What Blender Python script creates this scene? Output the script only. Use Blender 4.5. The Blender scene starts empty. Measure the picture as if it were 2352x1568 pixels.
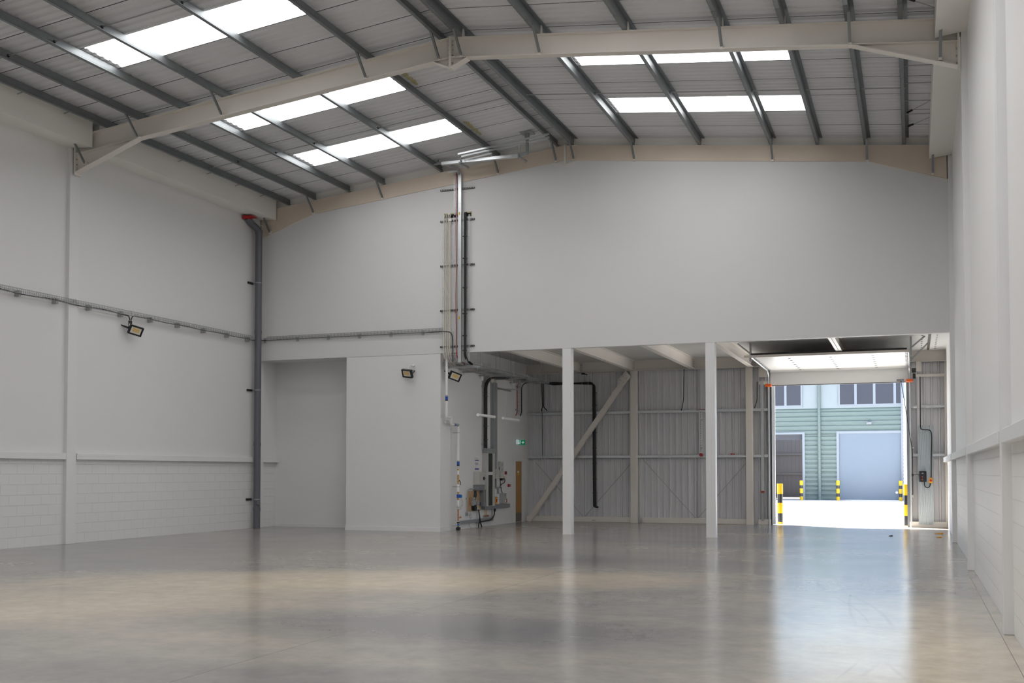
import bpy, math, random
from mathutils import Vector, Matrix
random.seed(7)
SC = bpy.context.scene
COL = SC.collection

# ------------------------------------------------------------------ camera
W, Hh = 2352, 1568
F_PX, YAW, PITCH, CY = 2485.6, math.radians(20.348), math.radians(1.836), 1004.2
CAM_Z = 1.62
cam_d = bpy.data.cameras.new('camera'); cam = bpy.data.objects.new('camera', cam_d); COL.objects.link(cam)
cam.location = (0, 0, CAM_Z)
cam.rotation_euler = (math.pi/2 + PITCH, 0, YAW)
cam_d.sensor_fit = 'HORIZONTAL'; cam_d.sensor_width = 36.0
cam_d.lens = F_PX*36.0/W
cam_d.shift_y = (CY - Hh/2)/W
cam_d.clip_end = 400
SC.camera = cam
SC.view_settings.view_transform = 'Standard'; SC.view_settings.look = 'None'
SC.view_settings.gamma = 1; SC.view_settings.use_curve_mapping = False
SC.view_settings.exposure = 0.0

# ------------------------------------------------------------------ sky + sun
SUN_DIR = Vector((0.42, -0.30, -0.86)).normalized()      # direction the light travels
wd = bpy.data.worlds.new('world'); SC.world = wd; wd.use_nodes = True
wn = wd.node_tree; wn.nodes.clear()
sky = wn.nodes.new('ShaderNodeTexSky'); sky.sky_type = 'NISHITA'; sky.sun_disc = False
sky.sun_elevation = math.asin(-SUN_DIR.z); sky.sun_rotation = math.atan2(-SUN_DIR.x, -SUN_DIR.y)
bgn = wn.nodes.new('ShaderNodeBackground'); bgn.inputs['Strength'].default_value = 0.42
won = wn.nodes.new('ShaderNodeOutputWorld')
wn.links.new(sky.outputs[0], bgn.inputs[0]); wn.links.new(bgn.outputs[0], won.inputs[0])
sd = bpy.data.lights.new('sun', 'SUN'); sd.energy = 30.0; sd.angle = math.radians(0.6); sd.color = (1, .97, .92)
so = bpy.data.objects.new('sun', sd); COL.objects.link(so); so.location = (-20, 40, 30)
so.rotation_euler = SUN_DIR.to_track_quat('-Z', 'Y').to_euler()
ROOFLIGHT = 5.2        # glow of the rooflights, both the visible and the added ones

# ------------------------------------------------------------------ geometry of the photograph's planes
_fw = Vector((-math.sin(YAW)*math.cos(PITCH), math.cos(YAW)*math.cos(PITCH), math.sin(PITCH)))
_rt = Vector((math.cos(YAW), math.sin(YAW), 0)); _up = _rt.cross(_fw)
def at(u, v, ax, val):
    """point of the plane ax=val seen at (u, v)"""
    d = _fw + _rt*((u-1176)/F_PX) - _up*((v-CY)/F_PX)
    o = Vector((0, 0, CAM_Z)); i = 'xyz'.index(ax)
    return o + d*((val-o[i])/d[i])
XL, XR, XM = -17.94, 0.92, -8.5
Y0, Y1, Y2, YC = 11.97, 19.48, 26.99, 33.95
YW = 26.95            # face of the white wall over the opening
ZO = 4.86             # lower edge of that wall
XS = -12.08           # services wall
YREAR = -5.0  # unseen rear wall, pulled in close to bounce light forward
SL = 0.105
def zr(x, top=10.215): return top - SL*abs(x-XM)

# ------------------------------------------------------------------ materials
def mat(name, col, rough=0.5, metal=0.0, spec=0.5, noise=0.0, nscale=3.0, bump=0.0, bscale=60.0, emit=None, es=0.0, trans=0.0):
    m = bpy.data.materials.new(name); m.use_nodes = True
    nt = m.node_tree; b = nt.nodes['Principled BSDF']
    b.inputs['Base Color'].default_value = (*col, 1); b.inputs['Roughness'].default_value = rough
    b.inputs['Metallic'].default_value = metal; b.inputs['Specular IOR Level'].default_value = spec
    if emit: b.inputs['Emission Color'].default_value = (*emit, 1); b.inputs['Emission Strength'].default_value = es
    if trans: b.inputs['Transmission Weight'].default_value = trans
    geo = nt.nodes.new('ShaderNodeNewGeometry')
    if noise:
        n = nt.nodes.new('ShaderNodeTexNoise'); n.inputs['Scale'].default_value = nscale; n.inputs['Detail'].default_value = 5
        nt.links.new(geo.outputs['Position'], n.inputs['Vector'])
        mx = nt.nodes.new('ShaderNodeMix'); mx.data_type = 'RGBA'
        mx.inputs[6].default_value = (*[max(0, c*(1-noise)) for c in col], 1); mx.inputs[7].default_value = (*[min(1, c*(1+noise)) for c in col], 1)
        nt.links.new(n.outputs[0], mx.inputs[0]); nt.links.new(mx.outputs[2], b.inputs['Base Color'])
    if bump:
        n2 = nt.nodes.new('ShaderNodeTexNoise'); n2.inputs['Scale'].default_value = bscale; n2.inputs['Detail'].default_value = 3
        nt.links.new(geo.outputs['Position'], n2.inputs['Vector'])
        bp_ = nt.nodes.new('ShaderNodeBump'); bp_.inputs['Strength'].default_value = bump; bp_.inputs['Distance'].default_value = 0.01
        nt.links.new(n2.outputs[0], bp_.inputs['Height']); nt.links.new(bp_.outputs[0], b.inputs['Normal'])
    return m

M = {}
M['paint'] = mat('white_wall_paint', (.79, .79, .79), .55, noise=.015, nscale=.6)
M['paintb'] = mat('dimmed_white_wall_paint', (.725, .725, .725), .65, noise=.015, nscale=.6)  # same white paint, darkened for the back wall to offset excess light
M['paintr'] = mat('lit_white_wall_paint', (.87, .868, .865), .5, noise=.01, nscale=.6)  # same white paint, lightened to stand in for stronger light on the right
M['trimw'] = mat('white_trim_paint', (.80, .805, .81), .45)
M['cream'] = mat('cream_steel_paint', (.80, .755, .70), .5, noise=.04, nscale=1.2)
M['board'] = mat('tan_fire_lining', (.70, .60, .50), .6, noise=.07, nscale=1.0)
M['casing'] = mat('cream_casing', (.90, .885, .84), .5, noise=.03, nscale=.8)
M['galv'] = mat('galvanised_steel', (.26, .28, .29), .48, .75, noise=.18, nscale=2.5)
M['galvb'] = mat('bright_galvanised_steel', (.66, .69, .71), .32, .7, noise=.08, nscale=6)
M['galvs'] = mat('bright_corrugated_steel', (.74, .78, .81), .4, .3)
M['galvd'] = mat('dull_galvanised_steel', (.42, .43, .44), .5, .5, noise=.1, nscale=5)
M['liner'] = mat('roof_liner_sheet', (.75, .755, .775), .5, noise=.04, nscale=.7)
M['seam'] = mat('dark_lap_joint', (.12, .12, .12), .8)
M['clad'] = mat('grey_cladding_liner', (.70, .70, .725), .4, noise=.03, nscale=.8)
M['black'] = mat('black_rubber', (.012, .012, .013), .45)
M['blackp'] = mat('black_plastic', (.02, .02, .022), .35)
M['dark'] = mat('dark_void', (.01, .01, .01), .9)
M['pvc'] = mat('grey_pvc', (.135, .14, .165), .38)
M['red'] = mat('red_cable', (.45, .02, .03), .4)
M['redp'] = mat('red_plastic', (.5, .015, .02), .35)
M['creamc'] = mat('cream_conduit', (.72, .68, .60), .4)
M['white'] = mat('white_plastic', (.86, .86, .85), .35)
M['greyp'] = mat('grey_powder_coat', (.40, .415, .42), .45)
M['greyd'] = mat('dark_grey_trunking', (.235, .245, .265), .4)
M['greyt'] = mat('mid_grey_trunking', (.30, .32, .335), .4)
M['cabinet'] = mat('pale_grey_cabinet', (.55, .55, .52), .45)
M['mdf'] = mat('mdf_board', (.47, .32, .19), .7, noise=.1, nscale=9)
M['green'] = mat('dark_green_riser', (.018, .028, .022), .35)
M['oak'] = mat('oak_door', (.42, .22, .075), .45, noise=.12, nscale=4)
M['kick'] = mat('kick_plate', (.16, .14, .13), .35, .6)
M['yellow'] = mat('yellow_paint', (.64, .40, .0), .4)
M['orange'] = mat('orange_plastic', (.85, .14, .015), .4)
M['amber'] = mat('amber_plastic', (.85, .40, .02), .4)
M['brass'] = mat('brass', (.50, .28, .07), .35, .8)
M['copper'] = mat('copper', (.55, .24, .12), .35, .85)
M['blue'] = mat('blue_plastic', (.01, .08, .42), .35)
M['blueb'] = mat('bright_blue_plastic', (.02, .22, .65), .35)
M['purple'] = mat('purple_print', (.09, .05, .30), .5)
M['paper'] = mat('printed_white_sheet', (.82, .82, .84), .5)
M['ink'] = mat('dark_ink', (.05, .05, .07), .6)
M['led'] = mat('yellow_led_chip', (.75, .52, .20), .5)
M['glassw'] = mat('floodlight_lens', (.78, .75, .66), .2)
M['exitg'] = mat('exit_green', (.0, .32, .13), .4, emit=(0, .5, .2), es=.12)
M['exitw'] = mat('exit_white_glow', (.85, .95, .95), .4, emit=(.75, .95, 1), es=.18)
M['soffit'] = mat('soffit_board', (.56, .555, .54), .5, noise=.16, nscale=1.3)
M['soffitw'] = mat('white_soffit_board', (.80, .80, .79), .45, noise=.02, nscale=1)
M['fixing'] = mat('soffit_fixing', (.13, .12, .11), .5, .3)
M['insul'] = mat('yellow_insulation', (.55, .50, .28), .9, noise=.2, nscale=30, bump=.5)
M['doorw'] = mat('white_door_panel', (.80, .795, .785), .4)
M['oxred'] = mat('rust_red_mark', (.35, .05, .03), .6)

def rooflight_mat():
    m = bpy.data.materials.new('glowing_rooflight_sheet'); m.use_nodes = True
    nt = m.node_tree; b = nt.nodes['Principled BSDF']
    b.inputs['Base Color'].default_value = (.9, .9, .9, 1); b.inputs['Roughness'].default_value = .6
    b.inputs['Emission Color'].default_value = (1, .99, .98, 1); b.inputs['Emission Strength'].default_value = ROOFLIGHT
    return m
M['rooflight'] = rooflight_mat()

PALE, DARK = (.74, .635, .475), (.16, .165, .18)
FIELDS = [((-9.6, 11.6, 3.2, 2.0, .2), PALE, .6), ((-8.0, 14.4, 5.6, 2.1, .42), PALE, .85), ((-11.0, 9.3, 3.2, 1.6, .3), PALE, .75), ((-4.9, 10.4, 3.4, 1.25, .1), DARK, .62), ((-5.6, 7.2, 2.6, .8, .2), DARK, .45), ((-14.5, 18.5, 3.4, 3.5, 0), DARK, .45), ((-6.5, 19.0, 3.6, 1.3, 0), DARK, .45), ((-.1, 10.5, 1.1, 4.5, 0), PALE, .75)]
SCUFFS = [(-12.08, 11.25, 11.877, .035), (-12.4, 11.0, 12.0, .02), (30.04, 15.75, 30.85, .03)]
def floor_mat():
    m = bpy.data.materials.new('polished_concrete'); m.use_nodes = True
    nt = m.node_tree; b = nt.nodes['Principled BSDF']; L = nt.links.new; N = nt.nodes.new
    geo = N('ShaderNodeNewGeometry')
    def noise(sc, det, rot=0, scl=(1, 1, 1), rough=.55):
        mp = N('ShaderNodeMapping'); mp.inputs['Rotation'].default_value = (0, 0, rot); mp.inputs['Scale'].default_value = scl
        L(geo.outputs['Position'], mp.inputs['Vector'])
        n = N('ShaderNodeTexNoise'); n.inputs['Scale'].default_value = sc; n.inputs['Detail'].default_value = det; n.inputs['Roughness'].default_value = rough
        L(mp.outputs[0], n.inputs['Vector']); return n.outputs[0]
    def ramp(src, stops):
        r = N('ShaderNodeValToRGB'); e = r.color_ramp.elements
        e[0].position, e[0].color = stops[0][0], (*stops[0][1], 1); e[1].position, e[1].color = stops[1][0], (*stops[1][1], 1)
        for p, c in stops[2:]: k = e.new(p); k.color = (*c, 1)
        L(src, r.inputs[0]); return r.outputs[0]
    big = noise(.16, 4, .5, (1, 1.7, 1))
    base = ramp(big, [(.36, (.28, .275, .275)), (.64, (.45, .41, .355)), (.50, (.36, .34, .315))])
    # broad pale and dark fields set into the floor colour, ragged at the rim
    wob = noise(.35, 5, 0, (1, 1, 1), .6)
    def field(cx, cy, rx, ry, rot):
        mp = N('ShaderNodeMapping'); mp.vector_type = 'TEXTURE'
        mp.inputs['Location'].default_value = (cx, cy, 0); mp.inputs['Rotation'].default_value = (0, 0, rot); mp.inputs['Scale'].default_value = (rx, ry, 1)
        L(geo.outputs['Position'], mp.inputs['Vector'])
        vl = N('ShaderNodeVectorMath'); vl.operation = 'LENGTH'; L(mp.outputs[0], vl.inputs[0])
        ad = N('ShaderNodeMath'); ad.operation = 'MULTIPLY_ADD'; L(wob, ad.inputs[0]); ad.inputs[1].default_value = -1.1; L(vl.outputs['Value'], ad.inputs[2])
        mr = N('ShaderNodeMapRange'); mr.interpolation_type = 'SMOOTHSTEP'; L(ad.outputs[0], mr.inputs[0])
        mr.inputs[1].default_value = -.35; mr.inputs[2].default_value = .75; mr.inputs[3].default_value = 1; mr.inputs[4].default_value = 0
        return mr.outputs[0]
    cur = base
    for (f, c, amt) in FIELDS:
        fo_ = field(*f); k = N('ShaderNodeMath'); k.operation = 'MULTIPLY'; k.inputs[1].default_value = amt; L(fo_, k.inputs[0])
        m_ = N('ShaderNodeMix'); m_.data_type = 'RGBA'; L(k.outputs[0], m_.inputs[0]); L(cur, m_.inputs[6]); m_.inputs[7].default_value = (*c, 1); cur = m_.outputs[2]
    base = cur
    sm = noise(3.2, 10, .2, (1, 1, 1), .75)
    smc = ramp(sm, [(.3, (.83, .83, .84)), (.7, (1.14, 1.125, 1.10))])
    mx = N('ShaderNodeMix'); mx.data_type = 'RGBA'; mx.blend_type = 'MULTIPLY'; mx.inputs[0].default_value = 1
    L(base, mx.inputs[6]); L(smc, mx.inputs[7])
    # saw-cut joints of the slab: a grid of fine dark lines
    sep = N('ShaderNodeSeparateXYZ'); L(geo.outputs['Position'], sep.inputs[0])
    def lines(out, pitch, off):
        a = N('ShaderNodeMath'); a.operation = 'ADD'; a.inputs[1].default_value = off; L(out, a.inputs[0])
        w = N('ShaderNodeMath'); w.operation = 'PINGPONG'; w.inputs[1].default_value = pitch/2; L(a.outputs[0], w.inputs[0])
        c = N('ShaderNodeMath'); c.operation = 'LESS_THAN'; c.inputs[1].default_value = .004; L(w.outputs[0], c.inputs[0]); return c.outputs[0]
    mxm = N('ShaderNodeMath'); mxm.operation = 'MAXIMUM'
    L(lines(sep.outputs[0], 6.2, 5.4), mxm.inputs[0]); L(lines(sep.outputs[1], 7.5, 3.0), mxm.inputs[1])
    m2 = N('ShaderNodeMix'); m2.data_type = 'RGBA'; L(mxm.outputs[0], m2.inputs[0]); L(mx.outputs[2], m2.inputs[6]); m2.inputs[7].default_value = (.14, .125, .11, 1)
    out_c = m2.outputs[2]
    # faint curved tyre scuffs
    for (cx, cy, rad, half) in SCUFFS:
        vs_ = N('ShaderNodeVectorMath'); vs_.operation = 'DISTANCE'; L(geo.outputs['Position'], vs_.inputs[0]); vs_.inputs[1].default_value = (cx, cy, 0)
        d1 = N('ShaderNodeMath'); d1.operation = 'SUBTRACT'; L(vs_.outputs['Value'], d1.inputs[0]); d1.inputs[1].default_value = rad
        d2 = N('ShaderNodeMath'); d2.operation = 'ABSOLUTE'; L(d1.outputs[0], d2.inputs[0])
        mr = N('ShaderNodeMapRange'); L(d2.outputs[0], mr.inputs[0]); mr.inputs[1].default_value = 0; mr.inputs[2].default_value = half; mr.inputs[3].default_value = 1; mr.inputs[4].default_value = 0
        gate = N('ShaderNodeMapRange'); L(noise(.5, 2, 0), gate.inputs[0]); gate.inputs[1].default_value = .45; gate.inputs[2].default_value = .6; gate.inputs[4].default_value = .2
        mm = N('ShaderNodeMath'); mm.operation = 'MULTIPLY'; L(mr.outputs[0], mm.inputs[0]); L(gate.outputs[0], mm.inputs[1])
        mz = N('ShaderNodeMix'); mz.data_type = 'RGBA'; L(mm.outputs[0], mz.inputs[0]); L(out_c, mz.inputs[6]); mz.inputs[7].default_value = (.10, .09, .09, 1); out_c = mz.outputs[2]
    L(out_c, b.inputs['Base Color'])
    rr = N('ShaderNodeMapRange'); rr.inputs[1].default_value = .3; rr.inputs[2].default_value = .7; rr.inputs[3].default_value = .17; rr.inputs[4].default_value = .21
    L(noise(.9, 6, 0), rr.inputs[0]); L(rr.outputs[0], b.inputs['Roughness'])
    b.inputs['Specular IOR Level'].default_value = .9
    bn = N('ShaderNodeBump'); bn.inputs['Strength'].default_value = .02; bn.inputs['Distance'].default_value = .02
    L(noise(5, 6, 0, (1, 1, 1), .7), bn.inputs['Height']); L(bn.outputs[0], b.inputs['Normal'])
    return m
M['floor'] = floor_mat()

def block_mat(nm='painted_blockwork', c1=(.70, .705, .71), c2=(.79, .795, .80)):
    m = bpy.data.materials.new(nm); m.use_nodes = True
    nt = m.node_tree; b = nt.nodes['Principled BSDF']; L = nt.links.new; N = nt.nodes.new
    geo = N('ShaderNodeNewGeometry'); sep = N('ShaderNodeSeparateXYZ'); L(geo.outputs['Position'], sep.inputs[0])
    cb = N('ShaderNodeCombineXYZ'); L(sep.outputs[1], cb.inputs[0]); L(sep.outputs[2], cb.inputs[1])
    bk = N('ShaderNodeTexBrick'); bk.inputs['Scale'].default_value = 1; bk.inputs['Brick Width'].default_value = .45; bk.inputs['Row Height'].default_value = .225
    bk.inputs['Mortar Size'].default_value = .006; bk.inputs['Mortar Smooth'].default_value = .3
    bk.inputs['Color1'].default_value = (1, 1, 1, 1); bk.inputs['Color2'].default_value = (1, 1, 1, 1); bk.inputs['Mortar'].default_value = (0, 0, 0, 1)
    L(cb.outputs[0], bk.inputs['Vector'])
    ns = N('ShaderNodeTexNoise'); ns.inputs['Scale'].default_value = 45; ns.inputs['Detail'].default_value = 4; L(geo.outputs['Position'], ns.inputs['Vector'])
    b1 = N('ShaderNodeBump'); b1.inputs['Strength'].default_value = .9; b1.inputs['Distance'].default_value = .008; L(bk.outputs[0], b1.inputs['Height'])
    b2 = N('ShaderNodeBump'); b2.inputs['Strength'].default_value = .12; b2.inputs['Distance'].default_value = .01; L(ns.outputs[0], b2.inputs['Height']); L(b1.outputs[0], b2.inputs['Normal'])
    L(b2.outputs[0], b.inputs['Normal']); b.inputs['Roughness'].default_value = .5
    mx = N('ShaderNodeMix'); mx.data_type = 'RGBA'; L(bk.outputs[0], mx.inputs[0]); mx.inputs[6].default_value = (*c1, 1); mx.inputs[7].default_value = (*c2, 1)
    L(mx.outputs[2], b.inputs['Base Color'])
    return m
M['block'] = block_mat(c1=(.765, .77, .775)); M['blockr'] = block_mat('lit_painted_blockwork', (.80, .80, .795), (.87, .868, .865))  # right blockwork lightened to stand in for stronger light there
# outdoors
M['yard'] = mat('pale_yard_concrete', (.62, .61, .59), .8, noise=.06, nscale=.4)
M['teal'] = mat('green_profiled_cladding', (.125, .170, .165), .5, noise=.02)
M['palep'] = mat('pale_facade_panel', (.24, .28, .30), .45)
M['frameo'] = mat('blue_grey_frame', (.22, .25, .29), .45)
M['shutter'] = mat('blue_grey_shutter', (.145, .185, .24), .45, noise=.02)
M['glass'] = mat('dark_window_glass', (.02, .028, .05), .06, spec=.5)
M['unit'] = mat('grey_unit_lining', (.19, .18, .18), .5)
M['outer'] = mat('dark_outer_cladding', (.055, .06, .075), .6)
M['whitec'] = mat('white_cladding', (.80, .82, .84), .5)

# ------------------------------------------------------------------ mesh builder
class MB:
    def __init__(s): s.v, s.f, s.m, s.mi = [], [], [], 0; s.smooth = False
    def add(s, vs, fs):
        n = len(s.v); s.v += [Vector(v) for v in vs]; s.f += [tuple(i+n for i in f) for f in fs]; s.m += [s.mi]*len(fs); return s
    def box(s, x0, x1, y0, y1, z0, z1, bev=0):
        if x0 > x1: x0, x1 = x1, x0
        if y0 > y1: y0, y1 = y1, y0
        if z0 > z1: z0, z1 = z1, z0
        if bev > 0:
            b = min(bev, (x1-x0)/2.2, (y1-y0)/2.2, (z1-z0)/2.2)
            # chamfered box: eight corners, three vertices each
            vs = []; idx = {}
            for i, X in enumerate((x0, x1)):
                for j, Y in enumerate((y0, y1)):
                    for k, Z in enumerate((z0, z1)):
                        sx, sy, sz = (1-2*i)*b, (1-2*j)*b, (1-2*k)*b
                        for a, p in enumerate(((X, Y+sy, Z+sz), (X+sx, Y, Z+sz), (X+sx, Y+sy, Z))):
                            idx[i, j, k, a] = len(vs); vs.append(p)
            I = idx; fs = []
            for i in (0, 1): fs.append([I[i, 0, 0, 0], I[i, 1, 0, 0], I[i, 1, 1, 0], I[i, 0, 1, 0]][::(-1 if i == 0 else 1)])
            for j in (0, 1): fs.append([I[0, j, 0, 1], I[1, j, 0, 1], I[1, j, 1, 1], I[0, j, 1, 1]][::(1 if j == 0 else -1)])
            for k in (0, 1): fs.append([I[0, 0, k, 2], I[1, 0, k, 2], I[1, 1, k, 2], I[0, 1, k, 2]][::(-1 if k == 0 else 1)])
            for i in (0, 1):
                for j in (0, 1): fs.append([I[i, j, 0, 0], I[i, j, 1, 0], I[i, j, 1, 1], I[i, j, 0, 1]])
            for i in (0, 1):
                for k in (0, 1): fs.append([I[i, 0, k, 0], I[i, 1, k, 0], I[i, 1, k, 2], I[i, 0, k, 2]])
            for j in (0, 1):
                for k in (0, 1): fs.append([I[0, j, k, 1], I[1, j, k, 1], I[1, j, k, 2], I[0, j, k, 2]])
            for i in (0, 1):
                for j in (0, 1):
                    for k in (0, 1): fs.append([I[i, j, k, 0], I[i, j, k, 1], I[i, j, k, 2]])
            return s.add(vs, fs)
        return s.add([(x0, y0, z0), (x1, y0, z0), (x1, y1, z0), (x0, y1, z0), (x0, y0, z1), (x1, y0, z1), (x1, y1, z1), (x0, y1, z1)],
                     [(0, 3, 2, 1), (4, 5, 6, 7), (0, 1, 5, 4), (1, 2, 6, 5), (2, 3, 7, 6), (3, 0, 4, 7)])
    def prism(s, a, b):
        """two matching closed outlines joined"""
        n = len(a)
        return s.add(list(a)+list(b), [tuple(range(n))[::-1], tuple(range(n, 2*n))]+[(i, (i+1) % n, n+(i+1) % n, n+i) for i in range(n)])
    def bar(s, p, q, w, h=None, up=(0, 0, 1)):
        """rectangular bar from p to q, w sideways, h along up"""
        h = h or w; p, q = Vector(p), Vector(q); d = (q-p).normalized(); u = Vector(up)
        sd_ = d.cross(u)
        if sd_.length < 1e-4: sd_ = d.cross(Vector((1, 0, 0)))
        sd_.normalize(); u = sd_.cross(d).normalized()
        o = [sd_*(w/2*i)+u*(h/2*j) for i, j in ((-1, -1), (1, -1), (1, 1), (-1, 1))]
        return s.prism([p+k for k in o], [q+k for k in o])
    def tube(s, pts, r, n=8, cap=True):
        pts = [Vector(p) for p in pts]; rings = []
        t0 = (pts[1]-pts[0]).normalized(); u = t0.cross(Vector((0, 0, 1)))
        if u.length < .05: u = t0.cross(Vector((1, 0, 0)))
        u.normalize()
        for i, p in enumerate(pts):
            t = (pts[min(i+1, len(pts)-1)]-pts[max(i-1, 0)]).normalized()
            u = (u-t*u.dot(t)).normalized(); w = t.cross(u)
            rings.append([p+(u*math.cos(2*math.pi*k/n)+w*math.sin(2*math.pi*k/n))*r for k in range(n)])
        vs = [v for rg in rings for v in rg]; fs = []
        for i in range(len(pts)-1):
            for k in range(n): fs.append((i*n+k, i*n+(k+1) % n, (i+1)*n+(k+1) % n, (i+1)*n+k))
        if cap: fs += [tuple(range(n))[::-1], tuple((len(pts)-1)*n+k for k in range(n))]
        return s.add(vs, fs)
    def build(s, name, m, parent=None, label=None, kind=None, smooth=False, bevel=0):
        me = bpy.data.meshes.new(name)
        if parent is None:
            xs = [v.x for v in s.v]; ys = [v.y for v in s.v]; zs = [v.z for v in s.v]
            loc = Vector(((min(xs)+max(xs))/2, (min(ys)+max(ys))/2, min(zs)))
            off = loc
        else:
            off = wloc(parent); loc = Vector((0, 0, 0))
        me.from_pydata([v-off for v in s.v], [], s.f)
        ms = m if isinstance(m, (list, tuple)) else [m]
        for k in ms: me.materials.append(M[k] if isinstance(k, str) else k)
        if len(ms) > 1: me.polygons.foreach_set('material_index', s.m)
        if smooth:
            me.polygons.foreach_set('use_smooth', [True]*len(me.polygons))
            try: me.set_sharp_from_angle(angle=math.radians(40))
            except Exception: pass
        me.update()
        o = bpy.data.objects.new(name, me); COL.objects.link(o); o.location = loc
        if parent is not None: o.parent = parent
        if bevel:
            bm_ = o.modifiers.new('bevel', 'BEVEL'); bm_.width = bevel; bm_.segments = 2; bm_.limit_method = 'ANGLE'
        if label: o['label'] = label
        if kind: o['kind'] = kind
        return o
def wloc(o):
    v = Vector(o.location)
    while o.parent: o = o.parent; v += o.location
    return v
def tag(o, label, cat, group=None, kind=None):
    o['label'] = label; o['category'] = cat
    if group: o['group'] = group
    if kind: o['kind'] = kind
    return o
def thing(name, label, cat, loc, group=None, kind=None):
    o = bpy.data.objects.new(name, None); COL.objects.link(o); o.location = loc; o.empty_display_size = .2
    return tag(o, label, cat, group, kind)
def struct(name, mb, m, label=None, **k):
    o = mb.build(name, m, kind='structure', **k)
    if label: o['label'] = label
    return o
def smooth_path(pts, r=.12, n=5):
    """round the corners of a polyline"""
    pts = [Vector(p) for p in pts]; out = [pts[0]]
    for a, b, c in zip(pts, pts[1:], pts[2:]):
        d1, d2 = (a-b), (c-b); k = min(r, d1.length*.49, d2.length*.49)
        p, q = b+d1.normalized()*k, b+d2.normalized()*k
        for i in range(n+1):
            t = i/n; out.append(p*(1-t)**2+b*2*t*(1-t)+q*t*t)
    out.append(pts[-1]); return out
ORD = ['first', 'second', 'third', 'fourth', 'fifth', 'sixth', 'seventh', 'eighth', 'ninth', 'tenth', 'eleventh', 'twelfth', 'thirteenth', 'fourteenth', 'fifteenth']

# ================================================================== ROOM SHELL
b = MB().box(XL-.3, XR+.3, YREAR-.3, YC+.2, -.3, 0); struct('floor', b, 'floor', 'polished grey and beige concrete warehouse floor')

# roof liner: sheets 1.07 m wide, ribs running down the slope
PITCH_S = 1.07; YJ0 = 16.40
def rib_profile(y0, y1):
    """(y, dz) samples of one sheet between joints"""
    out = [(y0, .0), (y0, .06), (y0+.022, .06), (y0+.022, 0)]
    n = 5; p = (y1-y0-.022)/n
    for i in range(n):
        a = y0+.022+i*p
        out += [(a+.10*p, 0), (a+.24*p, .030), (a+.58*p, .030), (a+.72*p, 0)]
    out.append((y1, 0)); return out
LIGHTS_L = [(-14.86, -10.6)]; LIGHTS_R = [(-6.5, -2.13)]
ROOF_U = 10.215+.215
def roof_z(x): return ROOF_U - SL*abs(x-XM)
k0 = int(math.floor((YREAR-YJ0)/PITCH_S)); k1 = int(math.ceil((YW+.1-YJ0)/PITCH_S))
light_k = set()
for k in range(k0, k1):
    if k in (0, 4, 7, -2, -4, -6, -8, -10, -12, -14, -16): light_k.add(k)  # negative indices: unseen strips added for light, their layout invented
wi = 1; all_k = light_k
for side, (xe, ranges) in {'left': (XL-.05, LIGHTS_L), 'right': (XR+.05, LIGHTS_R)}.items():
    cb = MB(); light_k = {k for k in all_k if k >= 0 or side == 'right' or k in (-8,)}
    for k in range(k0, k1):
        y0 = YJ0+k*PITCH_S; y1 = y0+PITCH_S
        if y1 > YW+.12: y1 = YW+.12
        prof = rib_profile(y0, y1)
        xa, xb = ranges[0]
        if side == 'right' and k < -1: xb = -.2  # added strips widened towards the right wall to brighten it
        segs = [(xe, xa if side == 'left' else xb), ((xb if side == 'left' else xa), XM)] if k in light_k else [(xe, XM)]
        for (p, q) in segs:
            vs = []
            for (y, dz) in prof: vs += [(p, y, roof_z(p)+dz), (q, y, roof_z(q)+dz)]
            fs = [(2*i, 2*i+1, 2*i+3, 2*i+2) for i in range(len(prof)-1)]
            cb.mi = 1; cb.add(vs, fs[:3]); cb.mi = 0; cb.add(vs, fs[3:])
            cb.add([(p, y0, roof_z(p)+.12), (q, y0, roof_z(q)+.12), (q, y1, roof_z(q)+.12), (p, y1, roof_z(p)+.12)], [(0, 1, 2, 3)])
        if k in light_k:
            lb = MB(); vs = []
            for (y, dz) in prof: vs += [(xa, y, roof_z(xa)+min(dz, .03)*.7+.004), (xb, y, roof_z(xb)+min(dz, .03)*.7+.004)]
            lb.add(vs, [(2*i, 2*i+1, 2*i+3, 2*i+2) for i in range(len(prof)-1)])
            struct('window_%d' % wi, lb, 'rooflight', 'white glowing translucent rooflight strip in the %s roof slope' % side); wi += 1
    struct('ceiling', cb, ['liner', 'seam'], 'grey profiled metal roof liner, %s slope' % side)

# side walls: blockwork below, smooth lining above
def side_wall(name, x, out, y0, y1, ztop):
    b = MB(); b.box(x, x+out*.25, y0, y1, 1.93, ztop); b.mi = 1; b.box(x, x+out*.25, y0, y1, 0, 1.93)
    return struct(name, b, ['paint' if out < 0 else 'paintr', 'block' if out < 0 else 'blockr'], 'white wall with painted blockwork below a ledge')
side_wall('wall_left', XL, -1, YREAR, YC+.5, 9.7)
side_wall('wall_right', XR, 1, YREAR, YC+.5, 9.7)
b = MB().box(XL-.25, XR+.25, YREAR-.25, YREAR, 0, 10.6); struct('wall_rear', b, 'paint')
# ledges, one per bay
ti = 1
for x, s_ in ((XL, 1), (XR, -1)):
    for (a, c) in ((YREAR, 4.36), (4.6, Y0-.17), (Y0+.17, Y1-.17), (Y1+.17, Y2-.17), (Y2+.17, YC)):
        if x == XL and a > Y2: c = 28.0
        b = MB().box(x, x+s_*.105, a, c, 1.905, 2.045, bev=.006)
        struct('trim_%d' % ti, b, 'trimw', 'white ledge along the side wall above the blockwork'); ti += 1
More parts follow.
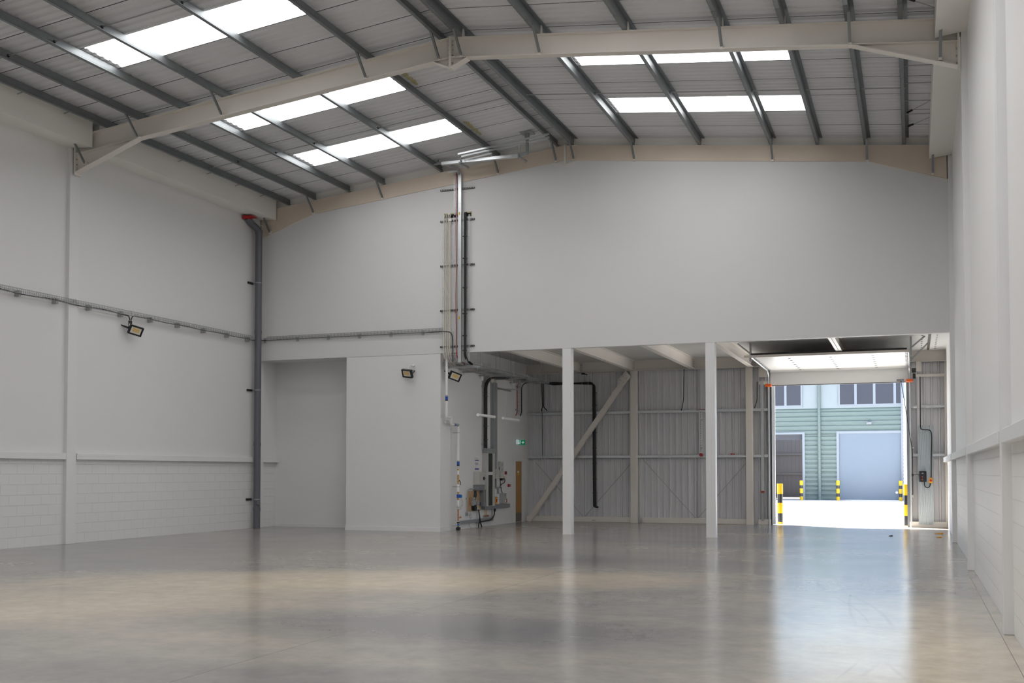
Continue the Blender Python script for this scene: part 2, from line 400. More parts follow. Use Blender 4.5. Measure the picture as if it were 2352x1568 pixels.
# boxed eaves gutters
for (xa, xb, nm) in ((XL, -17.28, 'left'), (XR, .42, 'right')):
    for (a, c) in ((YREAR, Y0+.5), (Y0+.5, Y1-.10), (Y1+.12, Y2-.10)):
        b = MB(); zt = roof_z(xb)+.02
        b.prism([(xa, a, 8.99), (xb, a, 8.935), (xb, a, zt), (xa, a, zt)], [(xa, c, 8.99), (xb, c, 8.935), (xb, c, zt), (xa, c, zt)])
        struct('trim_%d' % ti, b, 'casing', 'cream boxed eaves gutter casing on the %s' % nm); ti += 1
# wall over the opening (plasterboard), following the frame's underside
def zbot(x):
    """underside of the frame's rafter and haunches"""
    d = abs(x-XM)
    if d <= 7.57: return 9.81-SL*d
    return 9.015-(d-7.57)*(9.015-8.43)/(9.35-7.57)
b = MB()
xs = [XL, -17.85, XM-7.57, XM, XM+7.57, .85, XR]
for xa, xb in zip(xs, xs[1:]):
    b.prism([(xa, YW, ZO), (xb, YW, ZO), (xb, YW, zbot(xb)), (xa, YW, zbot(xa))], [(xa, YW+.2, ZO), (xb, YW+.2, ZO), (xb, YW+.2, zbot(xb)), (xa, YW+.2, zbot(xa))])
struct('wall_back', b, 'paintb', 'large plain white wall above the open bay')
# infill behind the rafter: tan lining between flanges, pale infill above
b = MB()
for xa, xb in ((XL, XM), (XM, XR)):
    b.prism([(xa, YW+.09, zbot(xa)-.05), (xb, YW+.09, zbot(xb)-.05), (xb, YW+.09, 10.7), (xa, YW+.09, 10.7)], [(xa, YW+.2, zbot(xa)-.05), (xb, YW+.2, zbot(xb)-.05), (xb, YW+.2, 10.7), (xa, YW+.2, 10.7)])
struct('wall_gable', b, 'casing', 'pale infill above the tan rafter lining')
# projecting white box, recess and services wall
XO = XS-.003
b = MB().box(-14.98, XO, YW+.01, 34.3, 0, ZO-.0).box(-14.98, XO, YW+.01, 34.3, ZO, 5.2)
struct('wall_office', b, 'paint', 'plain white office wall block below the upper wall')
b = MB().box(XL, -14.98, 28.0, 28.2, 0, 5.2); struct('wall_recess', b, 'paint', 'plain white wall at the back of the left recess')
b = MB().box(XL, -14.98, YW+.2, 28.0, ZO+.02, 5.2); struct('ceiling', b, 'paint', 'white soffit over the left recess')
b = MB().box(-17.9, -14.98, 27.975, 28.0, 0, .1).box(-14.995, -14.98, YW+.0, 27.975, 0, .1); struct('baseboard_recess', b, 'trimw')
b = MB().box(-15.0, XS+.015, YW-.012, YW+.01, 0, .11).box(XS, XS+.015, YW, 27.7, 0, .11); struct('baseboard_office', b, 'trimw')
# soffit of the upper floor
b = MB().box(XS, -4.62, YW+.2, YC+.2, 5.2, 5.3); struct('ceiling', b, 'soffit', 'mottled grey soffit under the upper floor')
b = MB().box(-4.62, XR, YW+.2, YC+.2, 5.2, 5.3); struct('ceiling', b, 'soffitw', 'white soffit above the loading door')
# fixings in the white soffit
fx = MB()
for x in (.25, .62):
    for i in range(14): fx.box(x-.02, x+.02, 27.5+i*.46, 27.54+i*.46, 5.19, 5.2)
for i in range(10): fx.box(.40, .47, 27.6+i*.62, 28.2+i*.62, 5.185, 5.2)
fo = fx.build('soffit_fixings', 'fixing', kind='structure')

# outer gable cladding (grey profiled liner) with the loading-door opening
DX0, DX1, DZ = -4.06, -0.18, 4.30
def clad_strip(b, x0, x1, z0, z1, y=YC+.2):
    prof = []; p = .2; x = math.floor(x0/p)*p
    pts = []
    while x < x1:
        for a, dy in ((0, 0), (.085, 0), (.105, -.038), (.145, -.038), (.165, 0), (.2, 0)):
            pts.append((x+a, y+dy))
        x += p
    pts = [q for q in pts if x0 <= q[0] <= x1]
    pts = [(x0, y)]+pts+[(x1, y)]
    vs = []
    for q in pts: vs += [(q[0], q[1], z0), (q[0], q[1], z1)]
    b.add(vs, [(2*i, 2*i+1, 2*i+3, 2*i+2) for i in range(len(pts)-1)])
    b.box(x0, x1, y+.04, y+.14, z0, z1)
b = MB()
clad_strip(b, XS-.1, DX0-.08, 0, 5.3); clad_strip(b, DX1+.08, XR+.2, 0, 5.3); clad_strip(b, DX0-.08, DX1+.08, DZ+.08, 5.3)
struct('wall_front', b, 'clad', 'grey ribbed metal cladding at the end of the open bay')
b = MB().box(-21, DX0-.12, YC+.36, YC+.40, 0, 10.9).box(DX1+.12, XR+3, YC+.36, YC+.40, 0, 10.9).box(DX0-.12, DX1+.12, YC+.36, YC+.40, DZ+.1, 10.9)
struct('wall_outer', b, 'outer', 'dark outer cladding of the warehouse')
b = MB()
for (xa, xb) in ((XS, -8.42), (-8.16, -4.72), (-4.5, DX0-.06), (DX1+.06, XR)):
    b.box(xa, xb, YC, YC+.17, 0, .17, bev=.01)
struct('baseboard_front', b, 'cream', 'low painted kerb at the foot of the grey cladding')
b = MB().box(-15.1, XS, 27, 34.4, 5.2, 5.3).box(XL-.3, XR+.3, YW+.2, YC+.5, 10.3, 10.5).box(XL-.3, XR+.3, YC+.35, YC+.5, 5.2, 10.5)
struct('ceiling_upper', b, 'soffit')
for xx in (-10.1, -6.4):
    b = MB().box(xx-.012, xx+.012, YC+.165, YC+.18, .17, ZO); struct('trim_%d' % ti, b, 'galvd'); ti += 1

# ================================================================== STEEL FRAMES
def i_beam(b, x0, z0, x1, z1, y, depth_top, w=.18, tf=.016, tw=.012):
    pass
def bolt_mb(x, y, z, axis='x', s_=1, r=.017):
    b = MB(); d = {'x': (s_*.025, 0, 0), 'y': (0, s_*.025, 0)}[axis]
    p = Vector((x, y, z)); b.tube([p, p+Vector(d)], r, 6); return b
def make_frame(Y, label, detailed, name='portal_frame'):
    t = thing(name, label, 'steel frame', (XM, Y, 0))
    w = .19
    for s_, nm in ((-1, 'left'), (1, 'right')):
        xe = XM+s_*9.27
        b = MB()
        def sec(x): return [(x, zr(x)), (x, 9.81-SL*abs(x-XM))]
        # web, top flange, bottom flange to the haunch tip and beyond
        a, c = XM+s_*.012, xe
        for (y0, y1, dz0, dz1) in ((Y-.006, Y+.006, 0, None), (Y-w/2, Y+w/2, 0, -.016)):
            za0 = zr(a); zc0 = zr(c)
            za1 = za0+dz1 if dz1 is not None else 9.81-SL*abs(a-XM)
            zc1 = zc0+dz1 if dz1 is not None else 9.81-SL*abs(c-XM)
            b.prism([(a, y0, za1), (a, y1, za1), (a, y1, za0), (a, y0, za0)], [(c, y0, zc1), (c, y1, zc1), (c, y1, zc0), (c, y0, zc0)])
        za1, zc1 = 9.81-SL*abs(a-XM), 9.81-SL*abs(c-XM)
        b.prism([(a, Y-w/2, za1), (a, Y+w/2, za1), (a, Y+w/2, za1+.014), (a, Y-w/2, za1+.014)], [(c, Y-w/2, zc1), (c, Y+w/2, zc1), (c, Y+w/2, zc1+.014), (c, Y-w/2, zc1+.014)])
        b.build('rafter', 'cream' if detailed != 2 else ['cream', 'board'], t)
        # haunch
        h = MB(); xt = XM+s_*7.57; zt = 9.81-SL*7.57
        h.prism([(xt, Y-.006, zt), (xe, Y-.006, 8.43), (xe, Y-.006, 9.81-SL*9.27)], [(xt, Y+.006, zt), (xe, Y+.006, 8.43), (xe, Y+.006, 9.81-SL*9.27)])
        h.prism([(xt, Y-w/2, zt-.004), (xt, Y+w/2, zt-.004), (xt, Y+w/2, zt+.012), (xt, Y-w/2, zt+.012)], [(xe, Y-w/2, 8.425), (xe, Y+w/2, 8.425), (xe, Y+w/2, 8.44), (xe, Y-w/2, 8.44)])
        ho = h.build('haunch', 'cream', t)
        e = MB().box(xe-s_*.0, xe+s_*.03, Y-w/2, Y+w/2, 8.36, 9.27).build('end_plate', 'cream', t)
        if detailed == 1:
            for z in (8.48, 8.60, 8.72, 8.92, 9.02):
                for yy in (-.055, .055): bolt_mb(xe, Y+yy, z, 'x', -s_).build('bolt', 'galvd', e)
        # stanchion standing just proud of the wall
        cb = MB(); wc = .30 if s_ < 0 else .205
        xw = XL if s_ < 0 else XR
        cb.box(xw-s_*.0+s_*.02, xw-s_*.095, Y-wc/2, Y+wc/2, 0, 9.0 if s_ < 0 else 9.02, bev=.006)
        cb.build('stanchion', 'trimw', t)
    zv = 9.62 if detailed != 2 else 9.70; gw = w if detailed != 2 else w+.03; gx = .36 if detailed != 2 else .30
    ap = MB().box(XM-.025, XM+.025, Y-gw/2-.004, Y+gw/2, zv-.02, 10.23).build('apex_plate', 'cream', t)
    g = MB()
    for s_ in (-1, 1):
        xo, zo_ = XM+s_*gx, 9.81-SL*gx
        g.prism([(xo, Y-.006, zo_), (XM, Y-.006, zv), (XM, Y-.006, 9.83)], [(xo, Y+.006, zo_), (XM, Y+.006, zv), (XM, Y+.006, 9.83)])
        g.prism([(xo, Y-gw/2, zo_-.012), (xo, Y+gw/2, zo_-.012), (XM, Y+gw/2, zv-.012), (XM, Y-gw/2, zv-.012)], [(xo, Y-gw/2, zo_), (xo, Y+gw/2, zo_), (XM, Y+gw/2, zv), (XM, Y-gw/2, zv)])
    g.build('apex_gusset', 'cream', t)
    if detailed:
        for z in (9.70, 9.86, 9.96, 10.06, 10.14):
            for s_ in (-1, 1):
                for yy in ((-.055,) if detailed == 2 else (-.055, .055)): bolt_mb(XM+s_*.025, Y+yy, z, 'x', s_).build('bolt', 'galvd', ap)
    return t
make_frame(Y0, 'cream steel portal frame nearest the camera, only its right stanchion in view', 0)
make_frame(Y1, 'cream steel portal frame spanning the middle of the roof', 1)
f2 = make_frame(Y2+.04, 'cream steel portal frame set in the back wall', 2)
# tan fire lining filling the web of the back frame
b = MB()
for s_ in (-1, 1):
    xs2 = [XM+s_*.03, XM+s_*7.57, XM+s_*9.3]
    for xa, xb in zip(xs2, xs2[1:]):
        ta, tb = zr(xa)-.016, zr(xb)-.016
        A = [(xa, YW-.022, zbot(xa)), (xb, YW-.022, zbot(xb)), (xb, YW-.022, tb), (xa, YW-.022, ta)]
        b.prism(A, [(p[0], YW+.06, p[2]) for p in A])
    for i in range(1, 10):
        x = XM+s_*i*.98
        b.box(x-.003, x+.003, YW-.0235, YW-.020, zbot(x)+.01, zr(x)-.03)
b.build('web_lining', 'board', f2, label='tan board lining')

# purlins
PD = [.24, 1.87, 3.58, 5.34, 6.44, 7.55, 8.41]
PX = [(XM-d, -1) for d in reversed(PD)]+[(XM+d, 1) for d in PD]
HP = .205
for i, (x, s_) in enumerate(PX):
    n = i+1 if s_ < 0 else 14-i
    wall = 'left' if s_ < 0 else 'right'
    lab = 'galvanised roof purlin, %s in from the %s wall' % (ORD[n-1], wall) if n < 7 else 'galvanised roof purlin just %s of the ridge' % wall
    t = thing('roof_purlin', lab, 'purlin', (x, Y2, zr(x)), 'galvanised purlins under the roof')
    b = MB(); z0 = zr(x)+.012; z1 = z0+HP-.018
    y0, y1 = YREAR, YW+.09
    # zed section: web, bottom flange towards the ridge side, top flange the other way
    q = -s_
    th = .004
    b.box(x-th/2, x+th/2, y0, y1, z0, z1)
    b.box(x, x+q*.075, y0, y1, z0, z0+th); b.box(x+q*.071, x+q*.075, y0, y1, z0, z0+.02)
    b.box(x-q*.075, x, y0, y1, z1-th, z1); b.box(x-q*.071, x-q*.075, y0, y1, z1-.02, z1)
    b.box(x-th, x+th, y0, y1, z0+HP*.35, z0+HP*.55)
    b.build('zed_section', 'galv', t)
    for Yf in (Y1, Y2):
        cl = MB(); cl.prism([(x-q*.004, Yf-.07, zr(x)), (x-q*.004, Yf+.07, zr(x)), (x-q*.004, Yf+.035, z1-.01), (x-q*.004, Yf-.035, z1-.01)], [(x-q*.016, Yf-.07, zr(x)), (x-q*.016, Yf+.07, zr(x)), (x-q*.016, Yf+.035, z1-.01), (x-q*.016, Yf-.035, z1-.01)]); cl.box(x-q*.004, x-q*.09, Yf-.06, Yf+.06, zr(x), zr(x)+.011)
        cl.build('cleat', 'cream', t)
    MB().box(x-q*.003, x+q*.078, Y1-.75, Y1+.75, z0-.004, z0-.0005).build('lap_sleeve', 'galv', t)
# sag rods at mid bay
for bay, (yb, nm) in enumerate(((15.72, 'nearer'), (23.2, 'far'))):
    for i in range(len(PX)-1):
        (xa, sa), (xb, sb) = PX[i], PX[i+1]
        if i == 6: continue
        za, zb_ = zr(xa)+.10, zr(xb)+.10
        b = MB(); b.tube([(xa, yb, za), (xb, yb, zb_)], .012, 6)
        for (x, z) in ((xa, za), (xb, zb_)): b.tube([(x-.02, yb, z), (x+.02, yb, z)], .03, 6)
        o = b.build('sag_rod', 'galvd')
        s_ = 'left' if i < 6 else 'right'; n = i+1 if i < 6 else 13-i
        tag(o, 'sag rod in the %s bay between %s and %s purlins from the %s wall' % (nm, ORD[n-1], ORD[n], s_), 'rod', 'sag rods between the purlins')
# fly braces from purlin down to the rafter's lower flange
for Yf, nm in ((Y1, 'middle frame'), (Y2, 'back wall frame')):
    for s_, side in ((-1, 'left'), (1, 'right')):
        for d, where in ((.24, 'at the ridge'), (1.87, 'nearest the ridge'), (5.34, 'halfway down the slope'), (7.55, 'at the haunch tip'), (9.0, 'below the eaves gutter')):
            x = XM+s_*d
            y_off = .50
            if d < 8.5: top = Vector((x, Yf-y_off, zr(x)+.03)); bot = Vector((x-s_*.0, Yf-.10, 9.84-SL*d))
            else: top = Vector((x, Yf-.42, 8.96)); bot = Vector((x, Yf-.10, 8.43+.16))
            b = MB(); dr = (bot-top)
            b.bar(top, bot, .05, .004, up=(0, 1, .6)); b.bar(top+Vector((.023, 0, 0)), bot+Vector((.023, 0, 0)), .004, .045, up=(0, 1, .6))
            t = thing('rafter_stay', 'grey angle stay %s, %s slope, %s' % (where, side, nm), 'brace', bot, 'angle stays bracing the rafters')
            b.build('angle_bar', 'galv', t)
            MB().box(x-.03, x+.03, Yf-.105, Yf-.02, bot.z-.04, bot.z+.045).build('fixing_lug', 'cream', t)
# insulation showing beside the ridge-side purlin
for i, (ya, yb, wh) in enumerate(((14.6, 15.35, 'in the nearer bay'), (20.35, 21.6, 'just past the middle frame'), (24.3, 25.4, 'beyond the last rooflight'))):
    b = MB(); n = 14
    for j in range(n):
        y = ya+(yb-ya)*j/n; w = random.uniform(.05, .10)
        x0 = -10.37+.075; b.box(x0, x0+w, y, y+(yb-ya)/n*.9, roof_z(x0)-.012-random.uniform(0, .02), roof_z(x0)+.02, bev=.008)
    tag(b.build('insulation_tuft', 'insul'), 'yellow insulation poking out above a purlin %s' % wh, 'insulation', 'insulation tufts above the purlins')
# gutter straps (short bars along the left eaves)
for i, yb in enumerate((17.2, 18.5, 22.4, 23.6, 24.85, 26.05)):
    b = MB(); b.bar((-17.42, yb, roof_z(-17.42)-.10), (-16.93, yb, roof_z(-16.93)-.04), .02, .014)
    wh = ['first', 'second'][i]+' one before the middle frame' if i < 2 else ORD[i-2]+' one beyond the middle frame'
    tag(b.build('gutter_strap', 'galvd'), 'short steel strap at the left eaves, %s' % wh, 'strap', 'gutter straps along the left eaves')
# wind bracing rods with turnbuckles near the right eaves
def brace_rod(p, q, label, r=.008):
    t = thing('bracing_rod', label, 'rod', p, 'bracing rods'); p, q = Vector(p), Vector(q)
    MB().tube([p, q], r, 6).build('rod', 'galvd', t)
    d = (q-p).normalized(); MB().tube([p+d*.08, p+d*.26], r*2.8, 6).build('turnbuckle', 'blackp', t)
xq = XM+8.41
brace_rod((xq+.01, 24.9, zr(xq)+.1), (.42, 24.15, 9.42), 'thin roof bracing rod at the right eaves, nearer one of the far bay')
brace_rod((xq+.01, 25.9, zr(xq)+.1), (.42, 25.3, 9.42), 'thin roof bracing rod at the right eaves, close to the back wall')
brace_rod((xq+.01, 18.4, zr(xq)+.12), (.42, 17.6, 9.45), 'thin roof bracing rod at the top right, rising towards the camera')
brace_rod((xq+.01, 18.7, zr(xq)+.1), (.42, 19.2, 9.38), 'thin roof bracing rod at the top right, falling towards the frame')
for i, y in enumerate((21.0, 21.9, 22.9, 24.0, 24.9)):
    b = MB().tube([(xq, y, zr(xq)+.09), (.43, y, zr(.43)+.1)], .012, 6)
    tag(b.build('eaves_strut', 'galvd'), 'short steel strut from the right gutter to the outermost purlin, %s past the middle frame' % ORD[i], 'rod', 'short struts at the right eaves')

# ================================================================== COLUMNS AND BEAMS UNDER THE UPPER FLOOR
def h_col(name, x, y, label, z1=ZO, w=.22, d=.20, mt='trimw', h_open=False):
    t = thing(name, label, 'column', (x, y, 0), 'white steel columns of the open bay')
    b = MB(); b.box(x-w/2, x+w/2, y-d/2, y+d/2, .0, z1, bev=.008); b.build('shaft', mt, t)
    MB().box(x-w/2-.008, x+w/2+.008, y-d/2-.008, y+d/2+.008, 0, .012).build('base_plate', 'cream', t)
    return t
h_col('steel_column', -8.475, YW+.13, 'white steel column on the edge of the open bay, left one of the front pair', w=.235, d=.25)
h_col('steel_column', -4.73, YW+.13, 'white steel column on the edge of the open bay, right one of the front pair', w=.235, d=.25)
h_col('steel_column', -8.41, YC+.02, 'white steel column against the grey cladding, where the diagonal brace ends', z1=5.2, mt='cream')
h_col('steel_column', -4.75, YC+.02, 'white steel column against the grey cladding, just left of the loading door', z1=5.2, w=.21, mt='cream')
def beam_y(x, ya, yb, label, zt=5.2, zb=4.87, w=.16):
    t = thing('floor_beam', label, 'beam', (x, (ya+yb)/2, zb), 'cream beams carrying the upper floor')
    b = MB(); b.box(x-.006, x+.006, ya, yb, zb, zt); b.box(x-w/2, x+w/2, ya, yb, zb, zb+.014); b.box(x-w/2, x+w/2, ya, yb, zt-.014, zt)
    b.build('i_section', 'cream', t)
    pl = MB().box(x-w/2-.01, x+w/2+.01, yb-.015, yb, zb+.03, zt-.02).build('end_plate', 'cream', t)
    for z in (4.95, 5.03, 5.11):
        for dx in (-.05, .05): bolt_mb(x+dx, yb-.015, z, 'y', -1, .014).build('bolt', 'galvd', pl)
for x, nm in ((-10.2, 'leftmost one, beside the cable tray'), (-8.42, 'the one over the left front column'), (-6.5, 'the one between the two front columns'), (-4.68, 'the one over the right front column'), (-1.84, 'the one above the raised loading door')):
    beam_y(x, YW+.2, YC-.02, 'cream floor beam running back to the grey cladding, '+nm)
b = MB().box(XS, XR, YC-.006, YC+.006, 4.87, 5.2).box(XS, XR, YC-.09, YC+.09, 4.87, 4.886).box(XS, XR, YC-.09, YC+.09, 5.184, 5.2)
tag(b.build('edge_beam', 'cream'), 'long cream edge beam along the top of the grey cladding', 'beam')
# diagonal brace
t = thing('diagonal_brace', 'white tubular diagonal brace crossing the grey cladding', 'brace', (-11.85, YC-.16, 0))
p, q = Vector((-11.95, YC-.14, .0)), Vector((-8.62, YC-.14, 4.66))
MB().bar(p, q, .15, .15, up=(0, 1, 0)).build('tube', 'cream', t)
g = MB(); c = Vector((-8.62, YC-.145, 4.70)); d = (q-p).normalized(); n_ = Vector((-d.z, 0, d.x))
pts = [c-d*.30+n_*.13, c-d*.30-n_*.13, c+d*.08-n_*.16, c+d*.14+n_*.10]
g.prism([k+Vector((0, -.10, 0)) for k in pts], [k+Vector((0, -.085, 0)) for k in pts]); gp = g.build('gusset_plate', 'cream', t)
for a in (-.2, -.05):
    for e_ in (-.06, .06): k = c+d*a+n_*e_; bolt_mb(k.x, k.y-.10, k.z, 'y', -1, .014).build('bolt', 'galvd', gp)
# cladding rails
def rail(xa, xb, z, label):
    b = MB(); y = YC+.06
    b.box(xa, xb, y, y+.004, z-.045, z+.045).box(xa, xb, y, y+.11, z+.041, z+.045).box(xa, xb, y, y+.11, z-.045, z-.041)
    tag(b.build('cladding_rail', 'galvb'), label, 'rail', 'horizontal rails on the grey cladding')
secs = [(XS, -8.52, 'left of the rear middle column'), (-8.30, -4.86, 'between the two rear columns'), (-4.64, DX0-.13, 'in the narrow strip left of the loading door'), (DX1+.13, XR, 'right of the loading door')]
for xa, xb, wh in secs:
    rail(xa, xb, 3.55, 'upper galvanised rail across the grey cladding, '+wh)
    rail(xa, xb, 2.12, 'lower galvanised rail across the grey cladding, '+wh)
# cladding brace rods
for (xa, za, xb, zb_, lab) in ((-11.75, 1.92, -10.14, .19, 'left bay, falling to the right'), (-8.5, 1.92, -10.06, .19, 'left bay, rising to the right'), (-8.15, 2.05, -6.46, .19, 'middle bay, falling to the right'), (-4.85, 1.92, -6.36, .19, 'middle bay, rising to the right')):
    b = MB().tube([(xa, YC+.05, za), (xb, YC+.05, zb_)], .009, 6)
    tag(b.build('tie_rod', 'galvd'), 'thin diagonal tie rod low on the grey cladding, '+lab, 'rod', 'tie rods on the grey cladding')

# ================================================================== LEFT AND UPPER WALL SERVICES
def basket(y_or_x, a, c, z, wall, label, mats='galvd'):
    """wire basket tray laid against a wall, wires as one mesh"""
    b = MB(); r = .0035
    def P(s_, o, zz): return (XL+.11+o, s_, zz) if wall == 'left' else (s_, YW-.02-o, zz)
    for o, zz in ((0, z+.075), (0, z+.02), (0, z-.03), (.05, z-.03), (.05, z+.03), (.05, z+.075)):
        b.bar(P(a, o, zz), P(c, o, zz), r*2)
    n = int(abs(c-a)/.105); st = (c-a)/n
    for i in range(n+1):
        s_ = a+i*st
        b.bar(P(s_, 0, z+.075), P(s_, 0, z-.03), r*2); b.bar(P(s_, 0, z-.03), P(s_, .05, z-.03), r*2); b.bar(P(s_, .05, z-.03), P(s_, .05, z+.075), r*2)
    return b
t = thing('wire_basket_tray', 'thin wire basket tray running along the left wall', 'cable tray', (XL, 20, 5.4))
basket('x', 12.0, 26.5, 5.45, 'left', '').build('wire_mesh', 'galvd', t)
for y in (13.7, 14.8, 15.85, 16.85, 17.88, 18.95, 20.0, 21.07, 22.15, 23.22, 24.31, 25.37, 26.36):
    MB().box(XL+.002, XL+.125, y-.035, y+.035, 5.36, 5.49).build('wall_bracket', 'galvd', t)
t = thing('wire_basket_tray', 'thin wire basket tray running along the back wall to the cable riser', 'cable tray', (-14.8, YW, 5.4))
basket('y', -17.55, -11.98, 5.47, 'back', '').build('wire_mesh', 'galvd', t)
for x in (-17.65, -16.57, -15.56, -14.56, -13.58, -12.6):
    MB().box(x-.035, x+.035, YW-.04, YW-.001, 5.38, 5.51).build('wall_bracket', 'galvd', t)
b = MB(); pts = [(XL+.145, 12+i*.33, 5.425+.012*math.sin(i*1.3)) for i in range(28)]; pts = [p for p in pts if p[1] < 21.2]+[(XL+.145, 21.28, 5.40), (XL+.15, 21.30, 5.30)]
b.tube(smooth_path(pts, .05, 3), .013, 6)
tag(b.build('power_cable', 'black'), 'dark cable in the left wall tray, from the near end to the floodlight', 'cable')
b = MB(); pts = [(XL+.15, 21.34, 5.30), (XL+.145, 21.40, 5.43)]+[(XL+.145, 21.6+i*.4, 5.425+.01*math.sin(i*1.7)) for i in range(13)]+[(XL+.05, 26.45, 5.43), (XL+.05, 26.88, 5.44), (XL+.4, 26.89, 5.44), (XL+.6, YW-.06, 5.44)]
pts += [(-17+i*.5, YW-.06, 5.445) for i in range(10)]+[(-11.95, YW-.08, 5.445), (-11.70, YW-.09, 5.42), (-11.67, YW-.09, 5.0), (-11.67, YW-.09, 4.6)]
b.tube(smooth_path(pts, .14, 4), .013, 6)
tag(b.build('power_cable', 'black'), 'dark cable from the left floodlight around the corner to the cable riser', 'cable')

# floodlights
def floodlight(pos, right, out, up_tilt, label, gland_up=.18):
    """head centre pos; out = direction it faces; wall arm behind"""
    t = thing('floodlight', label, 'floodlight', pos, 'black wall floodlights')
    out = Vector(out).normalized(); rt = Vector(right); rt = (rt-out*rt.dot(out)).normalized(); u = rt.cross(out)*-1
    if u.z < 0: u = -u
    p = Vector(pos); w, h, d = .17, .115, .035
    def quad(bx, ww, hh, o0, o1):
        A = [p+rt*i*ww+u*j*hh+out*o0 for i, j in ((-1, -1), (1, -1), (1, 1), (-1, 1))]; B = [p+rt*i*ww+u*j*hh+out*o1 for i, j in ((-1, -1), (1, -1), (1, 1), (-1, 1))]
        bx.prism(A, B)
    b = MB(); quad(b, w, h, -d, d*.6)
    for k in range(6): b.prism([p+rt*(-.13+k*.052+e_)+u*j*h*.8-out*d for e_, j in ((0, -1), (.008, -1), (.008, 1), (0, 1))], [p+rt*(-.13+k*.052+e_)+u*j*h*.8-out*(d+.02) for e_, j in ((0, -1), (.008, -1), (.008, 1), (0, 1))])
    # raised rim
    for i in (-1, 1):
        b.bar(p+rt*i*(w-.012)-u*h+out*d*.8, p+rt*i*(w-.012)+u*h+out*d*.8, .024, .02, up=out); b.bar(p+u*i*(h-.012)-rt*w+out*d*.8, p+u*i*(h-.012)+rt*w+out*d*.8, .024, .02, up=out)
    b.build('housing', 'blackp', t)
    l = MB(); quad(l, w-.042, h-.038, d*.6, d*.75); lo = l.build('lens', 'glassw', t)
    l = MB(); A = [p+rt*i*(w-.085)+u*(j*(h-.07)+.012)+out*(d*.8) for i, j in ((-1, -1), (1, -1), (1, 1), (-1, 1))]; l.prism(A, [k+out*.004 for k in A]); l.build('led_panel', 'led', lo)
    return t, p, rt, out, u
def u_bracket(t, p, rt, out, wall_pt, wdir):
    b = MB(); wp = Vector(wall_pt)
    for i in (-1, 1): b.bar(p+rt*i*.175, wp+rt*i*.10, .012, .03)
    b.bar(wp-rt*.10, wp+rt*.10, .03, .012); b.build('bracket', 'blackp', t)
t, p, rt, o_, u_ = floodlight((XL+.24, 21.40, 5.06), (0, 1, 0), (.85, -.5, -.42), 0, 'black floodlight on the left wall below the wire tray')
u_bracket(t, p, rt, o_, (XL+.02, 21.25, 5.17), 0)
MB().tube(smooth_path([(XL+.15, 21.32, 5.29), (XL+.13, 21.27, 5.2), (XL+.14, 21.3, 5.12), p-o_*.04], .05), .008, 6).build('lead', 'black', t)
MB().tube([(XL+.15, 21.28, 5.29), (XL+.15, 21.28, 5.22)], .022, 8).tube([(XL+.15, 21.35, 5.29), (XL+.15, 21.35, 5.22)], .022, 8).build('cable_gland', 'blackp', t)
t, p, rt, o_, u_ = floodlight((-12.97, YW-.22, 4.32), (1, 0, 0), (-.35, -1, -.5), 0, 'black floodlight high on the white office wall block')
u_bracket(t, p, rt, o_, (-12.92, YW-.02, 4.42), 0)
MB().tube(smooth_path([(-12.88, YW-.02, 4.56), (-12.98, YW-.06, 4.58), (-13.0, YW-.1, 4.44), p-o_*.04], .05), .009, 6).tube([(-12.88, YW, 4.56), (-12.88, YW-.04, 4.56)], .03, 8).build('lead', 'white', t)
t, p, rt, o_, u_ = floodlight((XS+.30, 27.25, 4.25), (0, 1, 0), (.75, -.7, -.35), 0, 'black floodlight under the start of the overhead cable tray')
u_bracket(t, p, rt, o_, (XS+.12, 27.16, 4.36), 0)
MB().tube(smooth_path([(XS+.12, 27.1, 4.5), (XS+.2, 27.15, 4.42), p-o_*.04], .05), .008, 6).build('lead', 'white', t)

# rain-water downpipe
DPX, DPY = -17.71, 26.66
t = thing('downpipe', 'tall grey plastic downpipe in the left back corner with a red outlet', 'pipe', (DPX, DPY, 0))
b = MB(); b.tube(smooth_path([(DPX, DPY, 0), (DPX, DPY, 8.62), (DPX-.13, DPY-.18, 8.78), (DPX-.13, DPY-.42, 8.92)], .09, 5), .098, 20); b.build('pipe', 'pvc', t, smooth=True)
b = MB()
for z in (.55, 2.42, 5.66, 8.56): b.tube([(DPX, DPY, z-.05), (DPX, DPY, z+.05)], .106, 20)
b.build('collar', 'pvc', t, smooth=True)
for z in (.84, 3.98, 7.08):
    b = MB(); b.tube([(DPX, DPY, z-.012), (DPX, DPY, z+.012)], .105, 20); b.bar((DPX-.05, DPY, z), (XL+.02, DPY+.02, z), .025, .03); b.build('pipe_clip', 'galvd', t)
    MB().box(XL, XL+.04, DPY-.22, DPY+.04, z-.03, z+.03).build('wall_channel', 'blackp', t)
MB().tube([(DPX+.06, DPY-.06, .74), (DPX+.13, DPY-.11, .74)], .06, 14).build('access_cap', 'pvc', t, smooth=True)
b = MB(); b.tube([(DPX-.13, DPY-.42, 8.86), (DPX-.13, DPY-.42, 8.94)], .14, 12); b.box(DPX-.20, DPX+.12, DPY-.55, DPY-.28, 8.90, 8.93); b.build('outlet_collar', 'redp', t, label='red outlet collar')
b = MB().bar((DPX-.0, DPY-.2, 8.83), (DPX+.16, DPY+.1, 8.70), .03, .004); b.build('strap', 'creamc', t)

